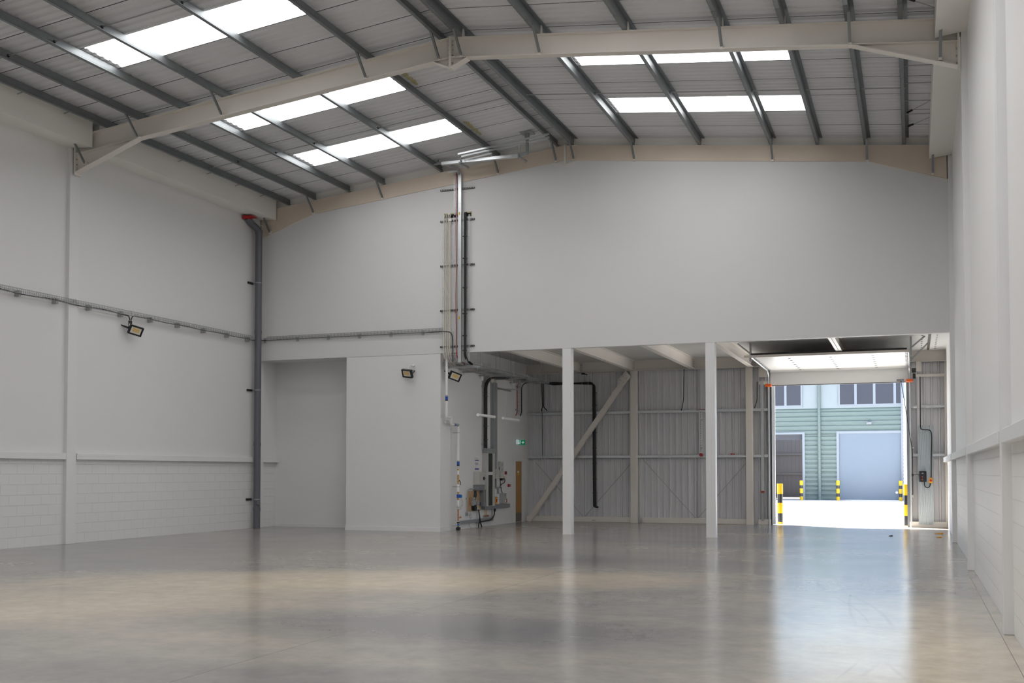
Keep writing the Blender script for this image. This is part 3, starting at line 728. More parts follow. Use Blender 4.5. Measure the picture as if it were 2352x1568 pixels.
# ---- cable riser on the upper wall
for i, z in enumerate((9.325, 8.47, 7.24, 6.02, 5.03)):
    b = MB(); b.box(-12.075, -11.07, YW-.041, YW, z-.02, z+.02); b.mi = 1
    for k in range(14): b.box(-12.05+k*.072, -12.015+k*.072, YW-.0425, YW-.041, z-.007, z+.007)
    tag(b.build('strut_rail', ['blackp', 'galvd']), 'slotted dark strut rail behind the riser cables, %s from the top' % ORD[i], 'rail', 'strut rails of the cable riser')
for i, x in enumerate((-11.945, -11.885, -11.825, -11.770)):
    b = MB(); yw = YW-.072
    pts = [(x, YW-.010, 8.64), (x, yw, 8.60), (x, yw, 4.72+.02*i), (x+.05, yw+.3, 4.53), (x+.05, 30.0+.1*i, 4.535)]
    b.tube(smooth_path(pts, .20, 6), .0155, 8)
    tag(b.build('cream_conduit', 'creamc', smooth=True), 'cream conduit of the riser, %s from its left edge' % ORD[i], 'conduit', 'cream conduits of the cable riser')
def vbasket(x0, x1, z0, z1, y, label, step=.10):
    b = MB(); n = 4; r = .003
    for k in range(n+1): x = x0+(x1-x0)*k/n; b.bar((x, y, z0), (x, y, z1), r*2, up=(0, 1, 0))
    for s_ in (x0, x1): b.bar((s_, y-.05, z0), (s_, y-.05, z1), r*2, up=(0, 1, 0))
    z = z0
    while z < z1: b.bar((x0, y, z), (x1, y, z), r*2); b.bar((x0, y-.05, z), (x0, y, z), r*2); b.bar((x1, y-.05, z), (x1, y, z), r*2); z += step
    return tag(b.build('wire_basket_tray', 'galvb'), label, 'cable tray')
vbasket(-11.97, -11.57, 4.62, 8.6, YW-.047, 'upright wire basket behind the cream conduits')
vbasket(-11.38, -11.19, 4.62, 8.6, YW-.047, 'upright wire basket behind the black cable bundle')
vbasket(-11.64, -11.56, 8.62, 9.95, YW-.047, 'narrow wire basket behind the top of the red cable')
b = MB(); b.tube(smooth_path([(-11.70, 26.80, 9.93), (-11.62, 26.84, 9.87), (-11.585, YW-.07, 9.78)]+[(-11.583+.006*math.sin(i), YW-.075, 9.6-i*.3) for i in range(16)]+[(-11.56, YW-.07, 4.72), (-11.50, YW+.1, 4.60), (-11.48, 27.6, 4.58), (-11.48, 29.5, 4.58), (-11.48, 33.0, 4.58)], .12, 4), .014, 8)
tag(b.build('red_cable', 'red', smooth=True), 'red cable dropping from the roof and along the overhead tray', 'cable')
t = thing('steel_trunking', 'bright galvanised trunking, tall upright box run down the cable riser', 'trunking', (-11.47, YW, 4.6))
b = MB(); b.box(-11.515, -11.42, YW-.12, YW-.041, 4.58, 9.72, bev=.003); b.build('body', 'galvb', t)
for z in (5.8, 8.64): MB().box(-11.49, -11.455, YW-.122, YW-.12, z-.05, z+.03).build('label', 'yellow', t, label='small yellow sticker')
for z in (6.9, 8.9): MB().box(-11.517, -11.418, YW-.1215, YW-.1205, z-.002, z+.002).build('joint', 'galvd', t)
b = MB(); b.bar((-11.47, YW-.08, 9.70), (-11.60, 26.75, 9.90), .09, .075); b.bar((-11.60, 26.77, 9.89), (-11.92, 26.42, 10.0), .09, .07); b.build('upper_bend', 'galvd', t)
b = MB()
for i in range(4):
    x = -11.335+.024*(i % 2)+.012*(i//2); y = YW-.075-.028*(i//2)
    b.tube(smooth_path([(x, YW-.03, 8.66), (x, y, 8.60), (x+.005, y, 6.4), (x, y, 4.72), (x+.05, y+.35, 4.55), (x+.08, 29.0, 4.55), (x+.1, 33.0, 4.55)], .14, 5), .024, 8)
for z in (8.0, 7.4, 6.6, 5.9, 5.3, 4.9): b.box(-11.372, -11.272, YW-.135, YW-.05, z-.01, z+.01)
tag(b.build('black_cable_bundle', 'black'), 'thick black cable bundle strapped down the right of the riser', 'cable')
for xa, xb, nm in ((-11.97, -11.56, 'wide rough hole in the wall where the cream conduits enter'), (-11.385, -11.16, 'small rough hole in the wall where the black bundle enters')):
    b = MB(); b.box(xa, xb, YW-.004, YW-.001, 8.56, 8.69); b.mi = 1
    b.box(xa, xb, YW-.008, YW-.004, 8.655, 8.69); b.box(xa, xa+.015, YW-.008, YW-.004, 8.56, 8.69); b.box(xb-.015, xb, YW-.008, YW-.004, 8.56, 8.69)
    tag(b.build('wall_opening', ['dark', 'insul']), nm, 'hole')
b = MB().box(-11.80, -11.72, YW-.1, YW-.05, 8.45, 8.52).box(-11.82, -11.76, YW-.09, YW-.05, 8.63, 8.67)
tag(b.build('junction_box', 'white'), 'tiny white box on the topmost riser bracket below the holes', 'box')

# ---- services hung from the roof above the riser
YT = 26.15
a_, c_ = at(1015, 376, 'y', YT), at(1196, 357, 'y', YT)
t = thing('steel_trunking', 'bright galvanised trunking hung under the roof near the ridge', 'trunking', (a_.x, YT, a_.z))
b = MB().bar(a_, c_, .10, .075); b.build('body', 'galvb', t)
e1, e2 = at(1200, 357, 'y', YT), at(1212, 353, 'y', YT)
b = MB().bar(c_, e2, .07, .06); b.build('coupling', 'galvd', t)
for (u0, v0) in ((1060, 372), (1194, 357)):
    k = at(u0, v0, 'y', YT); b = MB().bar(k+Vector((-.02, -.12, -.05)), k+Vector((.06, .35, -.06)), .04, .04); b.build('support_channel', 'galvd', t)
    b = MB().tube([k+Vector((0, -.09, -.12)), k+Vector((0, -.09, .05))], .01, 6).tube([k+Vector((.05, .3, -.12)), k+Vector((.05, .3, -.02))], .01, 6); b.build('bolt', 'galvd', t)
def zs(x): return zr(x)-.01
for (u0, v0, u1, v1, wh, yy) in ((1052, 345, 1262, 296, 'upper', 25.75), (1060, 352, 1262, 304, 'lower', 25.98)):
    p_, q_ = at(u0, v0, 'y', yy), at(u1, v1, 'y', yy)
    p_.z = zs(p_.x)-.03; q_.z = zs(q_.x)-.03
    b = MB().bar(p_, q_, .042, .042)
    tag(b.build('strut_channel', 'galvb'), 'long strut channel fixed under the purlins below the ridge, %s of the pair' % wh, 'rail', 'strut channels under the purlins')
p_, q_ = at(1050, 371, 'y', 26.3), at(1130, 352, 'y', 26.3)
tag(MB().bar(p_, q_, .042, .042).build('strut_channel', 'galvb'), 'short sloping strut channel behind the hanging galvanised trunking', 'rail')
p_, q_ = at(983, 383, 'y', 26.5), at(1020, 372, 'y', 26.5)
tag(MB().bar(p_, q_, .042, .042).build('strut_channel', 'galvb'), 'short strut stub left of the hanging galvanised trunking', 'rail')
p_, q_ = at(1030, 396, 'y', 26.7), at(1050, 393, 'y', 26.7)
tag(MB().bar(p_, q_, .042, .042).bar(q_, Vector((q_.x, YW, q_.z)), .04, .04).build('strut_channel', 'galvb'), 'short strut bracket at the top bend of the riser', 'rail')
for i, (u0, v0, v1) in enumerate(((1058, 342, 371), (1066, 350, 371), (1189, 313, 356), (1196, 315, 356))):
    p_ = at(u0, v0, 'y', YT-.1); q_ = at(u0, v1, 'y', YT-.1)
    tag(MB().tube([Vector((p_.x, YT-.1, zs(p_.x)-.02)), Vector((p_.x, YT-.1, q_.z))], .008, 6).build('threaded_rod', 'galvb'), 'thin threaded rod holding the hanging trunking, %s from the left' % ORD[i], 'rod', 'threaded rods of the hanging trunking')
p_ = at(1211, 290, 'y', 26.0); q_ = at(1212, 352, 'y', 26.0)
t = thing('roof_sleeve_pipe', 'short grey vertical pipe passing up through the roof near the ridge', 'pipe', q_)
b = MB(); b.tube(smooth_path([Vector((p_.x, 26.0, roof_z(p_.x)+.04)), Vector((p_.x, 26.0, q_.z)), q_+Vector((-.20, .05, 0))], .06, 4), .045, 14); b.build('pipe', 'greyt', t, smooth=True)
b = MB(); b.box(p_.x-.16, p_.x+.16, 25.84, 26.16, roof_z(p_.x)-.03, roof_z(p_.x)-.005); b.build('flashing_plate', 'greyp', t)
b = MB(); b.tube([Vector((p_.x, 26, roof_z(p_.x)-.14)), Vector((p_.x, 26, roof_z(p_.x)-.03))], .065, 14); b.build('collar', 'greyt', t)

# ================================================================== OVERHEAD CABLE TRAY AND SERVICES WALL
ZT = 4.49
def tray(x0, x1, ya, yb, z, label, mt, hh=.05):
    b = MB(); b.box(x0, x1, ya, yb, z, z+.003); b.box(x0, x0+.003, ya, yb, z, z+hh); b.box(x1-.003, x1, ya, yb, z, z+hh)
    b.mi = 1; sb = b; n = int((yb-ya)/.11)
    for k in range(n):
        y = ya+.03+k*.11
        sb.box(x1, x1+.001, y, y+.05, z+.018, z+.034)
        for j in range(2): xx = x0+(x1-x0)*(j+1)/3; sb.box(xx-.012, xx+.012, y, y+.05, z-.001, z)
    tag(b.build('cable_tray', [mt, 'dark']), label, 'cable tray')
tray(-11.36, -11.12, YW+.02, 33.5, ZT+.02, 'perforated steel tray with dark slots, right one of the overhead pair', 'galvb', .06)
tray(-11.62, -11.40, YW+.02, 33.5, ZT+.02, 'perforated steel tray carrying the red cable, middle of the overhead run', 'galvd')
b = MB()
for k in range(7): x = -12.0+k*.055; b.bar((x, YW+.05, ZT+.03), (x, 32.8, ZT+.03), .006)
for x in (-12.0, -11.67): b.bar((x, YW+.05, ZT+.08), (x, 32.8, ZT+.08), .006)
y = YW+.05
while y < 32.8: b.bar((-12.0, y, ZT+.03), (-11.67, y, ZT+.03), .006); b.bar((-11.67, y, ZT+.03), (-11.67, y, ZT+.08), .006); b.bar((-12.0, y, ZT+.03), (-12.0, y, ZT+.08), .006); y += .1
tag(b.build('wire_basket_tray', 'galvd'), 'wire basket tray overhead beside the services wall', 'cable tray')
for i, y in enumerate((27.1, 28.45, 29.7, 31.0, 32.3)):
    wh = ORD[i]+' from the camera'
    t = thing('tray_hanger', 'strut and rod hanger under the overhead cable tray, '+wh, 'hanger', (-11.5, y, ZT-.05), 'hangers of the overhead cable tray')
    MB().box(XS+.02, -10.98, y-.02, y+.02, ZT-.035, ZT+.006).build('strut', 'galvd', t)
    for x in (-12.02, -11.045): MB().tube([(x, y, ZT-.10), (x, y, 5.2)], .006, 6).build('rod', 'galvd', t)
    MB().tube([(-11.045, y+.35, ZT+.02), (-11.045, y+.35, 5.2)], .006, 6).build('rod', 'galvd', t)
# outlines on the services wall: ya near edge at the wall, yc its front corner as seen, yb far end as seen
def dep(ya, yc): return -XS*(1-ya/yc)
def sbox(b, ya, yc, yb, zt, zb, bev=.004):
    d = dep(ya, yc); s_ = (-XS-d)/(-XS)
    b.box(XS, XS+d, ya, yb*s_, zb, zt, bev); return d, ya, yb*s_
def fy(yp, d): return yp*(-XS-d)/(-XS)
def fz(zp, d): return CAM_Z+(zp-CAM_Z)*(-XS-d)/(-XS)
def sthing(name, label, cat, ya, z): return thing(name, label, cat, (XS, ya, z))
# upright grey trunking
t = sthing('trunking', 'tall grey upright trunking on the services wall', 'trunking', 30.8, 1.7)
b = MB(); d, _, ye = sbox(b, 30.69, 30.96, 31.27, 4.36, 1.70); b.build('body', 'greyt', t)
MB().box(XS+d, XS+d+.002, 30.83, 30.835, 1.7, 4.36).build('lid_seam', 'ink', t)
# black cables dropping into the trunking head
b = MB()
for i in range(4):
    y = 30.05+.05*i
    b.tube(smooth_path([(-11.3, 31.6+.05*i, 4.50), (-11.6, 31.0+.05*i, 4.50), (XS+.12, 30.25+.05*i, 4.46), (XS+.07, y, 4.25), (XS+.07, y, 2.34)], .25, 6), .022, 8)
for z in (3.9, 3.0, 2.6): b.box(XS+.045, XS+.10, 30.02, 30.24, z-.008, z+.008)
tag(b.build('black_cable_bundle', 'black'), 'black cables bending from the overhead tray down beside the grey trunking', 'cable')
b = MB()
for i in range(4):
    b.tube(smooth_path([(-11.85+.04*i, 29.6, 4.53), (-11.9, 30.2+.1*i, 4.52), (XS+.09, 30.50+.06*i, 4.40), (XS+.06, 30.72+.05*i, 4.32)], .1, 4), .014, 6)
tag(b.build('cream_cables', 'creamc'), 'cream cables fanning into the top of the grey trunking', 'cable')
tag(MB().box(XS, XS+.04, 29.98, 30.02, 2.3, 4.35).box(XS, XS+.06, 29.94, 30.02, 4.15, 4.22).box(XS, XS+.05, 29.94, 30.02, 2.42, 2.48).build('strut_rail', 'galvd'), 'thin upright strut left of the black cables on the services wall', 'rail')
# trunking head box and riser casing
t = sthing('trunking', 'short grey trunking head across the top of the riser casing', 'trunking', 30.1, 2.19)
b = MB(); sbox(b, 30.02, 30.39, 31.2, 2.335, 2.19); b.build('body', 'greyt', t)
t = sthing('riser_casing', 'tall pale casing with a dark green front strip', 'casing', 30.1, .62)
b = MB(); d, ya, ye = sbox(b, 30.05, 30.38, 31.06, 2.19, .60); b.build('body', 'cabinet', t)
g0, g1 = fy(30.53, d), fy(30.81, d)
MB().box(XS+d, XS+d+.02, g0, g1, .62, 1.53).box(XS+d, XS+d+.02, g0, g1, 1.63, 2.18).build('front_strip', 'green', t, label='dark green strip')
MB().box(XS+d, XS+d+.025, g0, g1, 1.54, 1.62).build('label_band', 'paper', t, label='white label band')
# cabinet with rotary handle
t = sthing('switch_cabinet', 'pale grey switch cabinet with a black rotary handle', 'cabinet', 29.5, 1.25)
b = MB(); d, ya, ye = sbox(b, 29.35, 29.80, 30.28, 1.63, 1.245, .006); b.build('body', 'cabinet', t)
yh, zh = fy(30.13, d), 1.435
b = MB(); b.tube([(XS+d, yh, zh), (XS+d+.03, yh, zh)], .045, 16); b.bar((XS+d+.04, yh-.04, zh), (XS+d+.04, yh+.04, zh), .02, .02); b.build('rotary_handle', 'blackp', t, label='black rotary handle')
MB().box(XS+d, XS+d+.001, ye-.06, ye-.03, 1.56, 1.60).build('badge', 'paper', t)
t = sthing('trunking', 'grey trunking box under the switch cabinet', 'trunking', 29.4, 1.085)
b = MB(); d, ya, ye = sbox(b, 29.31, 29.69, 30.20, 1.242, 1.085); b.box(XS, XS+d*.9, fy(30.16, d), fy(30.36, d), .60, 1.10); b.build('body', 'greyd', t)
t = sthing('trunking', 'long dark grey trunking low on the services wall, below the isolators', 'trunking', 31.0, .5)
b = MB(); d, ya, ye = sbox(b, 29.93, 30.22, 32.4, .625, .505); b.build('body', 'greyd', t)
tag(MB().box(XS, XS+.04, 30.89, fy(31.57, .04), 1.115, 1.165).build('trunking', 'greyt'), 'slim grey trunking right of the riser casing', 'trunking')
tag(MB().box(XS, XS+.04, 31.22, 31.32, .95, 1.115).box(XS, XS+.03, 31.05, 31.15, 1.165, 1.42).build('trunking', 'greyt'), 'slim upright trunking below the small white cabinet', 'trunking')
tag(MB().box(XS, XS+.05, 28.27, fy(30.94, .05), .145, .24).box(XS+.05, XS+.052, 28.27, fy(30.94, .05), .19, .195).build('trunking', 'greyt'), 'long grey trunking near the floor on the services wall', 'trunking')
tag(MB().tube([(XS+.02, 29.56, 0), (XS+.02, 29.56, .50)], .012, 8).build('conduit', 'greyp'), 'thin upright conduit crossing the floor-level trunking', 'conduit')
tag(MB().tube([(XS+.02, 30.78, .24), (XS+.02, 30.78, .50)], .02, 8).build('conduit', 'greyp'), 'short upright conduit between the two low trunkings', 'conduit')
# meter board
t = sthing('meter_board', 'brown board with a meter and service head on it', 'meter board', 29.3, .48)
MB().box(XS, XS+.018, 28.85, 29.84, .48, 1.078).build('backboard', 'mdf', t)
b = MB(); b.box(XS+.018, XS+.10, 29.10, 29.30, .64, .80, bev=.01).box(XS+.018, XS+.09, 29.14, 29.28, .80, .89, bev=.01)
bo = b.build('meter', 'greyp', t); b = MB().tube([(XS+.10, 29.22, .82), (XS+.108, 29.22, .82)], .02, 10); b.build('dial', 'blackp', bo)
b = MB(); b.tube([(XS+.02, 29.22, .58), (XS+.12, 29.22, .58)], .09, 18); b.build('cable_loop', 'black', t)
b = MB(); b.box(XS+.018, XS+.085, 29.44, 29.62, .66, .77, bev=.008); b.build('service_head', 'greyp', t)
b = MB(); b.box(XS+.018, XS+.08, 29.46, 29.62, .52, .65, bev=.008); sh = b.build('cut_out', 'cabinet', t); MB().box(XS+.08, XS+.082, 29.52, 29.60, .565, .635).build('warning_label', 'yellow', sh, label='yellow warning label')
b = MB(); b.tube([(XS+.05, 29.28, .88), (XS+.05, 29.33, 1.02), (XS+.06, 29.33, 1.08)], .022, 8).tube([(XS+.06, 29.30, .80), (XS+.07, 29.38, .95), (XS+.06, 29.36, 1.08)], .018, 8); b.build('tail_cable', 'black', t)
b = MB(); b.box(XS+.018, XS+.05, 29.40, 29.46, .78, .98, bev=.005); b.build('earth_block', 'cabinet', t)
b = MB().box(XS+.05, XS+.052, 29.41, 29.45, .84, .88); b.build('yellow_tag', 'yellow', t)
b = MB(); b.box(XS+.018, XS+.03, 28.97, 29.0, .66, .88); b.tube([(XS+.02, 29.05, .64), (XS+.04, 29.03, .8), (XS+.02, 29.07, .95)], .006, 5); b.build('copper_strip', 'copper', t)
b = MB().tube([(XS+.03, 29.68, .69), (XS+.07, 29.68, .69)], .05, 12); b.build('gland', 'blackp', t)
# small cabinets on the right
t = sthing('control_cabinet', 'small white cabinet with a yellow round sticker, right of the riser casing', 'cabinet', 31.0, 1.41)
b = MB(); d, ya, ye = sbox(b, 30.88, 31.10, 31.44, 1.69, 1.415); b.build('body', 'cabinet', t)
MB().tube([(XS+d, fy(31.22, d), 1.66), (XS+d+.002, fy(31.22, d), 1.66)], .022, 12).build('sticker', 'yellow', t); MB().tube([(XS+d, fy(31.14, d), 1.56), (XS+d+.01, fy(31.14, d), 1.56)], .01, 8).build('lock', 'blackp', t)
b = MB(); b.tube(smooth_path([(XS+.03, 30.97, 1.42), (XS+.03, 30.93, 1.28), (XS+.02, 30.93, 1.19)], .05), .007, 5).tube(smooth_path([(XS+.03, 31.03, 1.42), (XS+.03, 31.0, 1.28), (XS+.02, 30.97, 1.19)], .05), .007, 5)
b.build('lead', 'blackp', t); MB().box(XS, XS+.04, 30.90, 31.03, 1.166, 1.185).build('gland_plate', 'blackp', t)
t = sthing('alarm_panel', 'tall pale panel with small printed labels on the services wall', 'panel', 31.5, 1.43)
b = MB(); d, ya, ye = sbox(b, 31.34, 31.57, 31.84, 1.945, 1.43); b.build('body', 'cabinet', t)
b = MB(); b.box(XS+d, XS+d+.002, fy(31.63, d), fy(31.72, d), 1.80, 1.90).box(XS+d, XS+d+.002, fy(31.63, d), fy(31.72, d), 1.66, 1.74).box(XS+d, XS+d+.002, fy(31.62, d), fy(31.76, d), 1.625, 1.635); b.build('printed_label', 'greyt', t)
MB().box(XS+d*.4, XS+d*.6, 31.336, 31.341, 1.68, 1.78).build('vent', 'blackp', t)
b = MB(); b.box(XS, XS+.08, 31.48, 31.62, 1.36, 1.43).tube(smooth_path([(XS+.05, 31.66, 1.42), (XS+.08, 31.74, 1.40), (XS+.06, 31.74, 1.29), (XS+.05, 31.50, 1.25), (XS+.05, 31.38, 1.17)], .05), .014, 6); b.build('bottom_gland', 'blackp', t)
tag(MB().tube(smooth_path([(XS+.04, 31.5, 1.16), (XS+.03, 31.52, 1.05), (XS+.04, 31.60, .97)], .04), .012, 6).tube([(XS+.04, 31.42, 1.36), (XS+.04, 31.43, 1.17)], .01, 6).build('flex_lead', 'blackp'), 'black flexible lead dropping to the grey control box', 'cable')
t = sthing('fire_point', 'small black and red fire alarm unit left of the brown door, upper one', 'fire alarm', 31.9, 1.54)
MB().box(XS, XS+.035, 31.90, 32.02, 1.545, 1.645, bev=.004).build('body', 'redp', t); MB().box(XS+.035, XS+.04, 31.915, 32.005, 1.565, 1.635).build('cover', 'blackp', t)
tag(MB().box(XS, XS+.004, 31.84, 31.91, 1.43, 1.485).build('warning_tag', 'yellow'), 'small yellow warning tag beside the alarm panel, lower one', 'tag')
tag(MB().box(XS, XS+.004, 31.98, 32.03, 1.485, 1.505).build('warning_tag', 'yellow'), 'tiny yellow warning tag under the fire alarm unit', 'tag')
t = sthing('call_point', 'red break-glass call point with a small sign, left of the brown door', 'fire alarm', 32.3, 1.15)
MB().box(XS, XS+.05, 32.17, 32.26, 1.15, 1.24, bev=.004).build('body', 'redp', t); MB().box(XS, XS+.004, 32.32, 32.48, 1.155, 1.235).build('sign_plate', 'greyp', t); MB().box(XS+.004, XS+.005, 32.34, 32.42, 1.18, 1.19).box(XS+.004, XS+.005, 32.38, 32.46, 1.21, 1.218).build('print', 'ink', t)
def isolator(ya, yc, yb, zt, zb, label):
    t = sthing('isolator_switch', label, 'switch', ya, zb)
    b = MB(); d, a, e = sbox(b, ya, yc, yb, zt, zb); b.build('body', 'greyt', t)
    MB().box(XS+d, XS+d+.01, a+.01, e-.0, zb+.005, zt-.005, bev=.003).build('cover', 'amber', t, label='amber cover')
    MB().box(XS+d+.01, XS+d+.03, (a+e)/2-.018, (a+e)/2+.018, (zt+zb)/2-.05, (zt+zb)/2+.04, bev=.005).build('handle', 'redp', t, label='red handle')
isolator(30.87, 31.08, 31.25, .872, .635, 'amber-fronted isolator with a red handle beside the riser casing')
t = sthing('notice', 'white printed notice between the isolator and the grey control box', 'notice', 31.3, .66)
MB().box(XS, XS+.006, 31.16, 31.43, .66, 1.06).build('sheet', 'paper', t)
MB().box(XS+.006, XS+.007, 31.22, 31.38, 1.045, 1.052).box(XS+.006, XS+.007, 31.20, 31.37, .765, .775).box(XS+.006, XS+.007, 31.27, 31.32, .82, .84).build('print', 'ink', t)
t = sthing('control_box', 'grey control box with dials at the right end of the low trunking', 'control box', 31.6, .66)
b = MB(); d, ya, ye = sbox(b, 31.45, 31.81, 32.07, .966, .655, .006); b.build('body', 'greyp', t)
yb_ = ye; b = MB()
for yy, zz, r in ((.10, .93, .012), (.17, .935, .010), (.10, .885, .014), (.14, .84, .006), (.18, .84, .006), (.10, .84, .006)): b.tube([(XS+d, yb_-.22+yy, zz), (XS+d+.006, yb_-.22+yy, zz)], r, 10)
b.build('dials', 'ink', t); MB().box(XS+d, XS+d+.002, yb_-.13, yb_-.02, .70, .75).build('label_plate', 'paper', t)
isolator(31.88, 31.98, 32.10, .80, .645, 'narrow amber isolator at the right end of the low trunking')
# earth block, cables, conduit
t = sthing('earth_terminal', 'orange-brown earth bar under the low trunking', 'earth bar', 30.3, .26)
MB().box(XS, XS+.03, 30.06, 30.44, .265, .335).build('base', 'greyp', t); MB().box(XS+.03, XS+.05, 30.10, 30.46, .29, .325).build('bar', 'copper', t)
MB().tube([(XS+.03, 30.14, .325), (XS+.03, 30.14, .505)], .006, 6).tube([(XS+.03, 30.30, .325), (XS+.03, 30.32, .505)], .006, 6).tube([(XS+.03, 30.24, .325), (XS+.03, 30.25, .505)], .006, 6).build('earth_wire', 'yellow', t)
tag(MB().tube(smooth_path([(XS+.07, 29.56, .52), (XS+.07, 29.64, .30), (XS+.07, 29.70, .12), (XS+.06, 29.84, .0)], .1), .02, 8).build('power_cable', 'black', smooth=True), 'thick black cable dropping from the meter board to the floor', 'cable')
tag(MB().tube(smooth_path([(XS+.09, 30.82, .50), (XS+.09, 30.78, .30), (XS+.10, 30.45, .175), (XS+.10, 29.65, .155), (XS+.09, 29.52, .13), (XS+.08, 29.54, 0)], .16), .018, 8).tube([(XS+.09, 30.82, .42), (XS+.09, 30.82, .51)], .035, 10).build('power_cable', 'black', smooth=True), 'black cable looping from the low trunking along the floor-level trunking', 'cable')
t = sthing('conduit', 'grey conduit curving down beside the meter board to a socket', 'conduit', 28.8, .4)
MB().tube(smooth_path([(XS+.03, 29.36, 1.135), (XS+.03, 28.78, 1.135), (XS+.03, 28.76, .46)], .20, 6), .014, 8).build('tube', 'greyp', t, smooth=True)
MB().box(XS, XS+.05, 28.72, 28.82, .37, .46, bev=.005).build('socket_box', 'greyt', t)
for z, y in ((1.135, 29.08), (.86, 28.76)): MB().box(XS, XS+.045, y-.02, y+.02, z-.02, z+.02).build('saddle', 'greyp', t)
b = MB(); pts = [(XS+.05+.02*math.sin(i*2.1), 28.95+.07*math.sin(i*1.1)+.004*i, .44-.011*i+.03*math.cos(i*1.9)) for i in range(16)]+[(XS+.04, 28.92, .15), (XS+.04, 28.98, .03), (XS+.05, 29.1, .004)]
b.tube(smooth_path(pts, .03, 3), .006, 5); tag(b.build('loose_wires', 'greyp'), 'tangle of thin grey wires hanging by the socket', 'cable')
# safety sign
t = sthing('safety_sign', 'white sign with purple bars on the services wall above the cabinet', 'sign', 29.6, 1.69)
MB().box(XS, XS+.006, 29.42, 29.73, 1.69, 2.085).build('panel', 'paper', t)
MB().box(XS+.006, XS+.008, 29.43, 29.72, 1.955, 1.98).box(XS+.006, XS+.008, 29.42, 29.73, 1.69, 1.735).build('purple_bar', 'purple', t, label='purple bar')
b = MB()
for i in range(4):
    y = 29.46+i*.065; b.tube([(XS+.007, y+.018*math.cos(a*.7), 1.87+.026*math.sin(a*.7)) for a in range(9)], .004, 4)
b.box(XS+.006, XS+.008, 29.51, 29.58, 1.815, 1.822).box(XS+.006, XS+.008, 29.50, 29.68, 2.03, 2.036).box(XS+.006, XS+.008, 29.50, 29.70, 2.005, 2.010); b.build('print', 'ink', t)
MB().box(XS+.006, XS+.008, 29.44, 29.48, 2.01, 2.04).build('logo_mark', 'yellow', t)
# strip lights hanging over the services
for i, (ya, yb, wh) in enumerate(((27.02, 28.24, 'nearer'), (28.92, 30.22, 'farther'))):
    t = thing('strip_light', 'white tube strip light hung beside the services wall, the %s of two' % wh, 'light', (-11.0, ya, 3.15), 'hanging strip lights')
    MB().tube([(-11.0, ya, 3.165), (-11.0, yb, 3.165)], .038, 12).build('tube', 'white', t, smooth=True)
    MB().tube([(-11.0, ya-.01, 3.165), (-11.0, ya+.03, 3.165)], .042, 12).tube([(-11.0, yb-.03, 3.165), (-11.0, yb+.01, 3.165)], .042, 12).build('end_cap', 'white', t)
    for y in (ya+.25, yb-.25): MB().tube([(-11.0, y, 3.2), (-11.0, y, 5.2)], .002, 4).build('suspension_wire', 'galvb', t)
# strut arm frame
p0, p1, p2, p3 = (XS+.02, 30.9, 4.17), (-11.35, 31.3, 4.16), (-11.35, 31.3, 4.46), (-11.45, 30.8, 4.08)
t = thing('wall_bracket_frame', 'grey strut arm bracket right of the trunking top', 'bracket', (XS+.02, 30.9, 4.1))
MB().bar(p0, p1, .042, .042).bar(p1, p2, .042, .042).bar((XS+.02, 31.0, 4.22), p3, .03, .05).build('channel', 'galvd', t)
MB().tube([(-11.55, 31.15, 4.2), (-11.55, 31.15, 4.46)], .008, 6).tube([(-11.55, 31.15, 4.38), (-11.55, 31.15, 4.42)], .03, 8).build('rod', 'galvb', t)
# red and black drops near the far end
tag(MB().tube(smooth_path([(-11.48, 33.0, 4.57), (XS+.10, 33.0, 4.56), (XS+.03, 32.98, 4.40), (XS+.03, 32.98, 3.55), (XS+.03, 32.86, 3.45)], .12), .012, 6).build('red_cable', 'red', smooth=True), 'red cable dropping down the services wall above the brown door', 'cable')
tag(MB().tube(smooth_path([(-11.3, 33.1, 4.53), (XS+.2, 33.2, 4.53), (XS+.03, 33.38, 4.40), (XS+.03, 33.40, 3.58), (XS+.03, 33.28, 3.46)], .14), .015, 6).build('black_cable', 'black', smooth=True), 'black cable dropping down the services wall above the brown door', 'cable')
b = MB()
for k in range(3): b.bar((XS+.01, 33.1+k*.12, 3.5), (XS+.01, 33.1+k*.12, 4.45), .006, up=(1, 0, 0))
b.bar((XS+.01, 33.52, 3.5), (XS+.01, 33.52, 4.45), .006, up=(1, 0, 0))
z = 3.5
while z < 4.45: b.bar((XS+.01, 33.1, z), (XS+.01, 33.52, z), .006); z += .1
b.box(XS, XS+.04, 32.92, 33.18, 4.38, 4.42).box(XS, XS+.04, 32.88, 33.12, 3.62, 3.66)
tag(b.build('wire_basket_tray', 'galvd'), 'short wire basket above the brown door', 'cable tray')

# water pipe with fittings at the corner of the services wall
PXX = XS+.17
t = thing('water_pipe', 'white lagged water pipe stepping down the near end of the services wall', 'pipe', (PXX, 27.75, 0))
R = .035
b = MB(); b.tube(smooth_path([(PXX, 26.99, 4.855), (PXX, 26.99, 3.12), (PXX+.0, 27.30, 3.12)], .03, 2), R, 12)
b.tube(smooth_path([(PXX, 27.30, 3.12), (PXX, 27.30, 2.93), (PXX, 27.80, 2.93), (PXX, 27.80, 1.80)], .03, 2), R, 12)
b.tube([(PXX, 27.80, 1.28), (PXX, 27.80, 1.07)], R, 12).tube([(PXX, 27.80, .84), (PXX, 27.80, .60)], R, 12).tube([(PXX, 27.80, 1.66), (PXX, 27.80, 1.55)], R*.8, 12).tube([(PXX, 27.80, .26), (PXX, 27.80, .20)], R, 12)
b.build('lagging', 'white', t, smooth=True)
b = MB(); b.tube([(PXX, 27.80, 1.55), (PXX, 27.80, 1.28)], .017, 10).tube([(PXX, 27.80, 1.07), (PXX, 27.80, 1.0)], .017, 10).tube([(PXX, 27.80, .9), (PXX, 27.80, .84)], .017, 10)
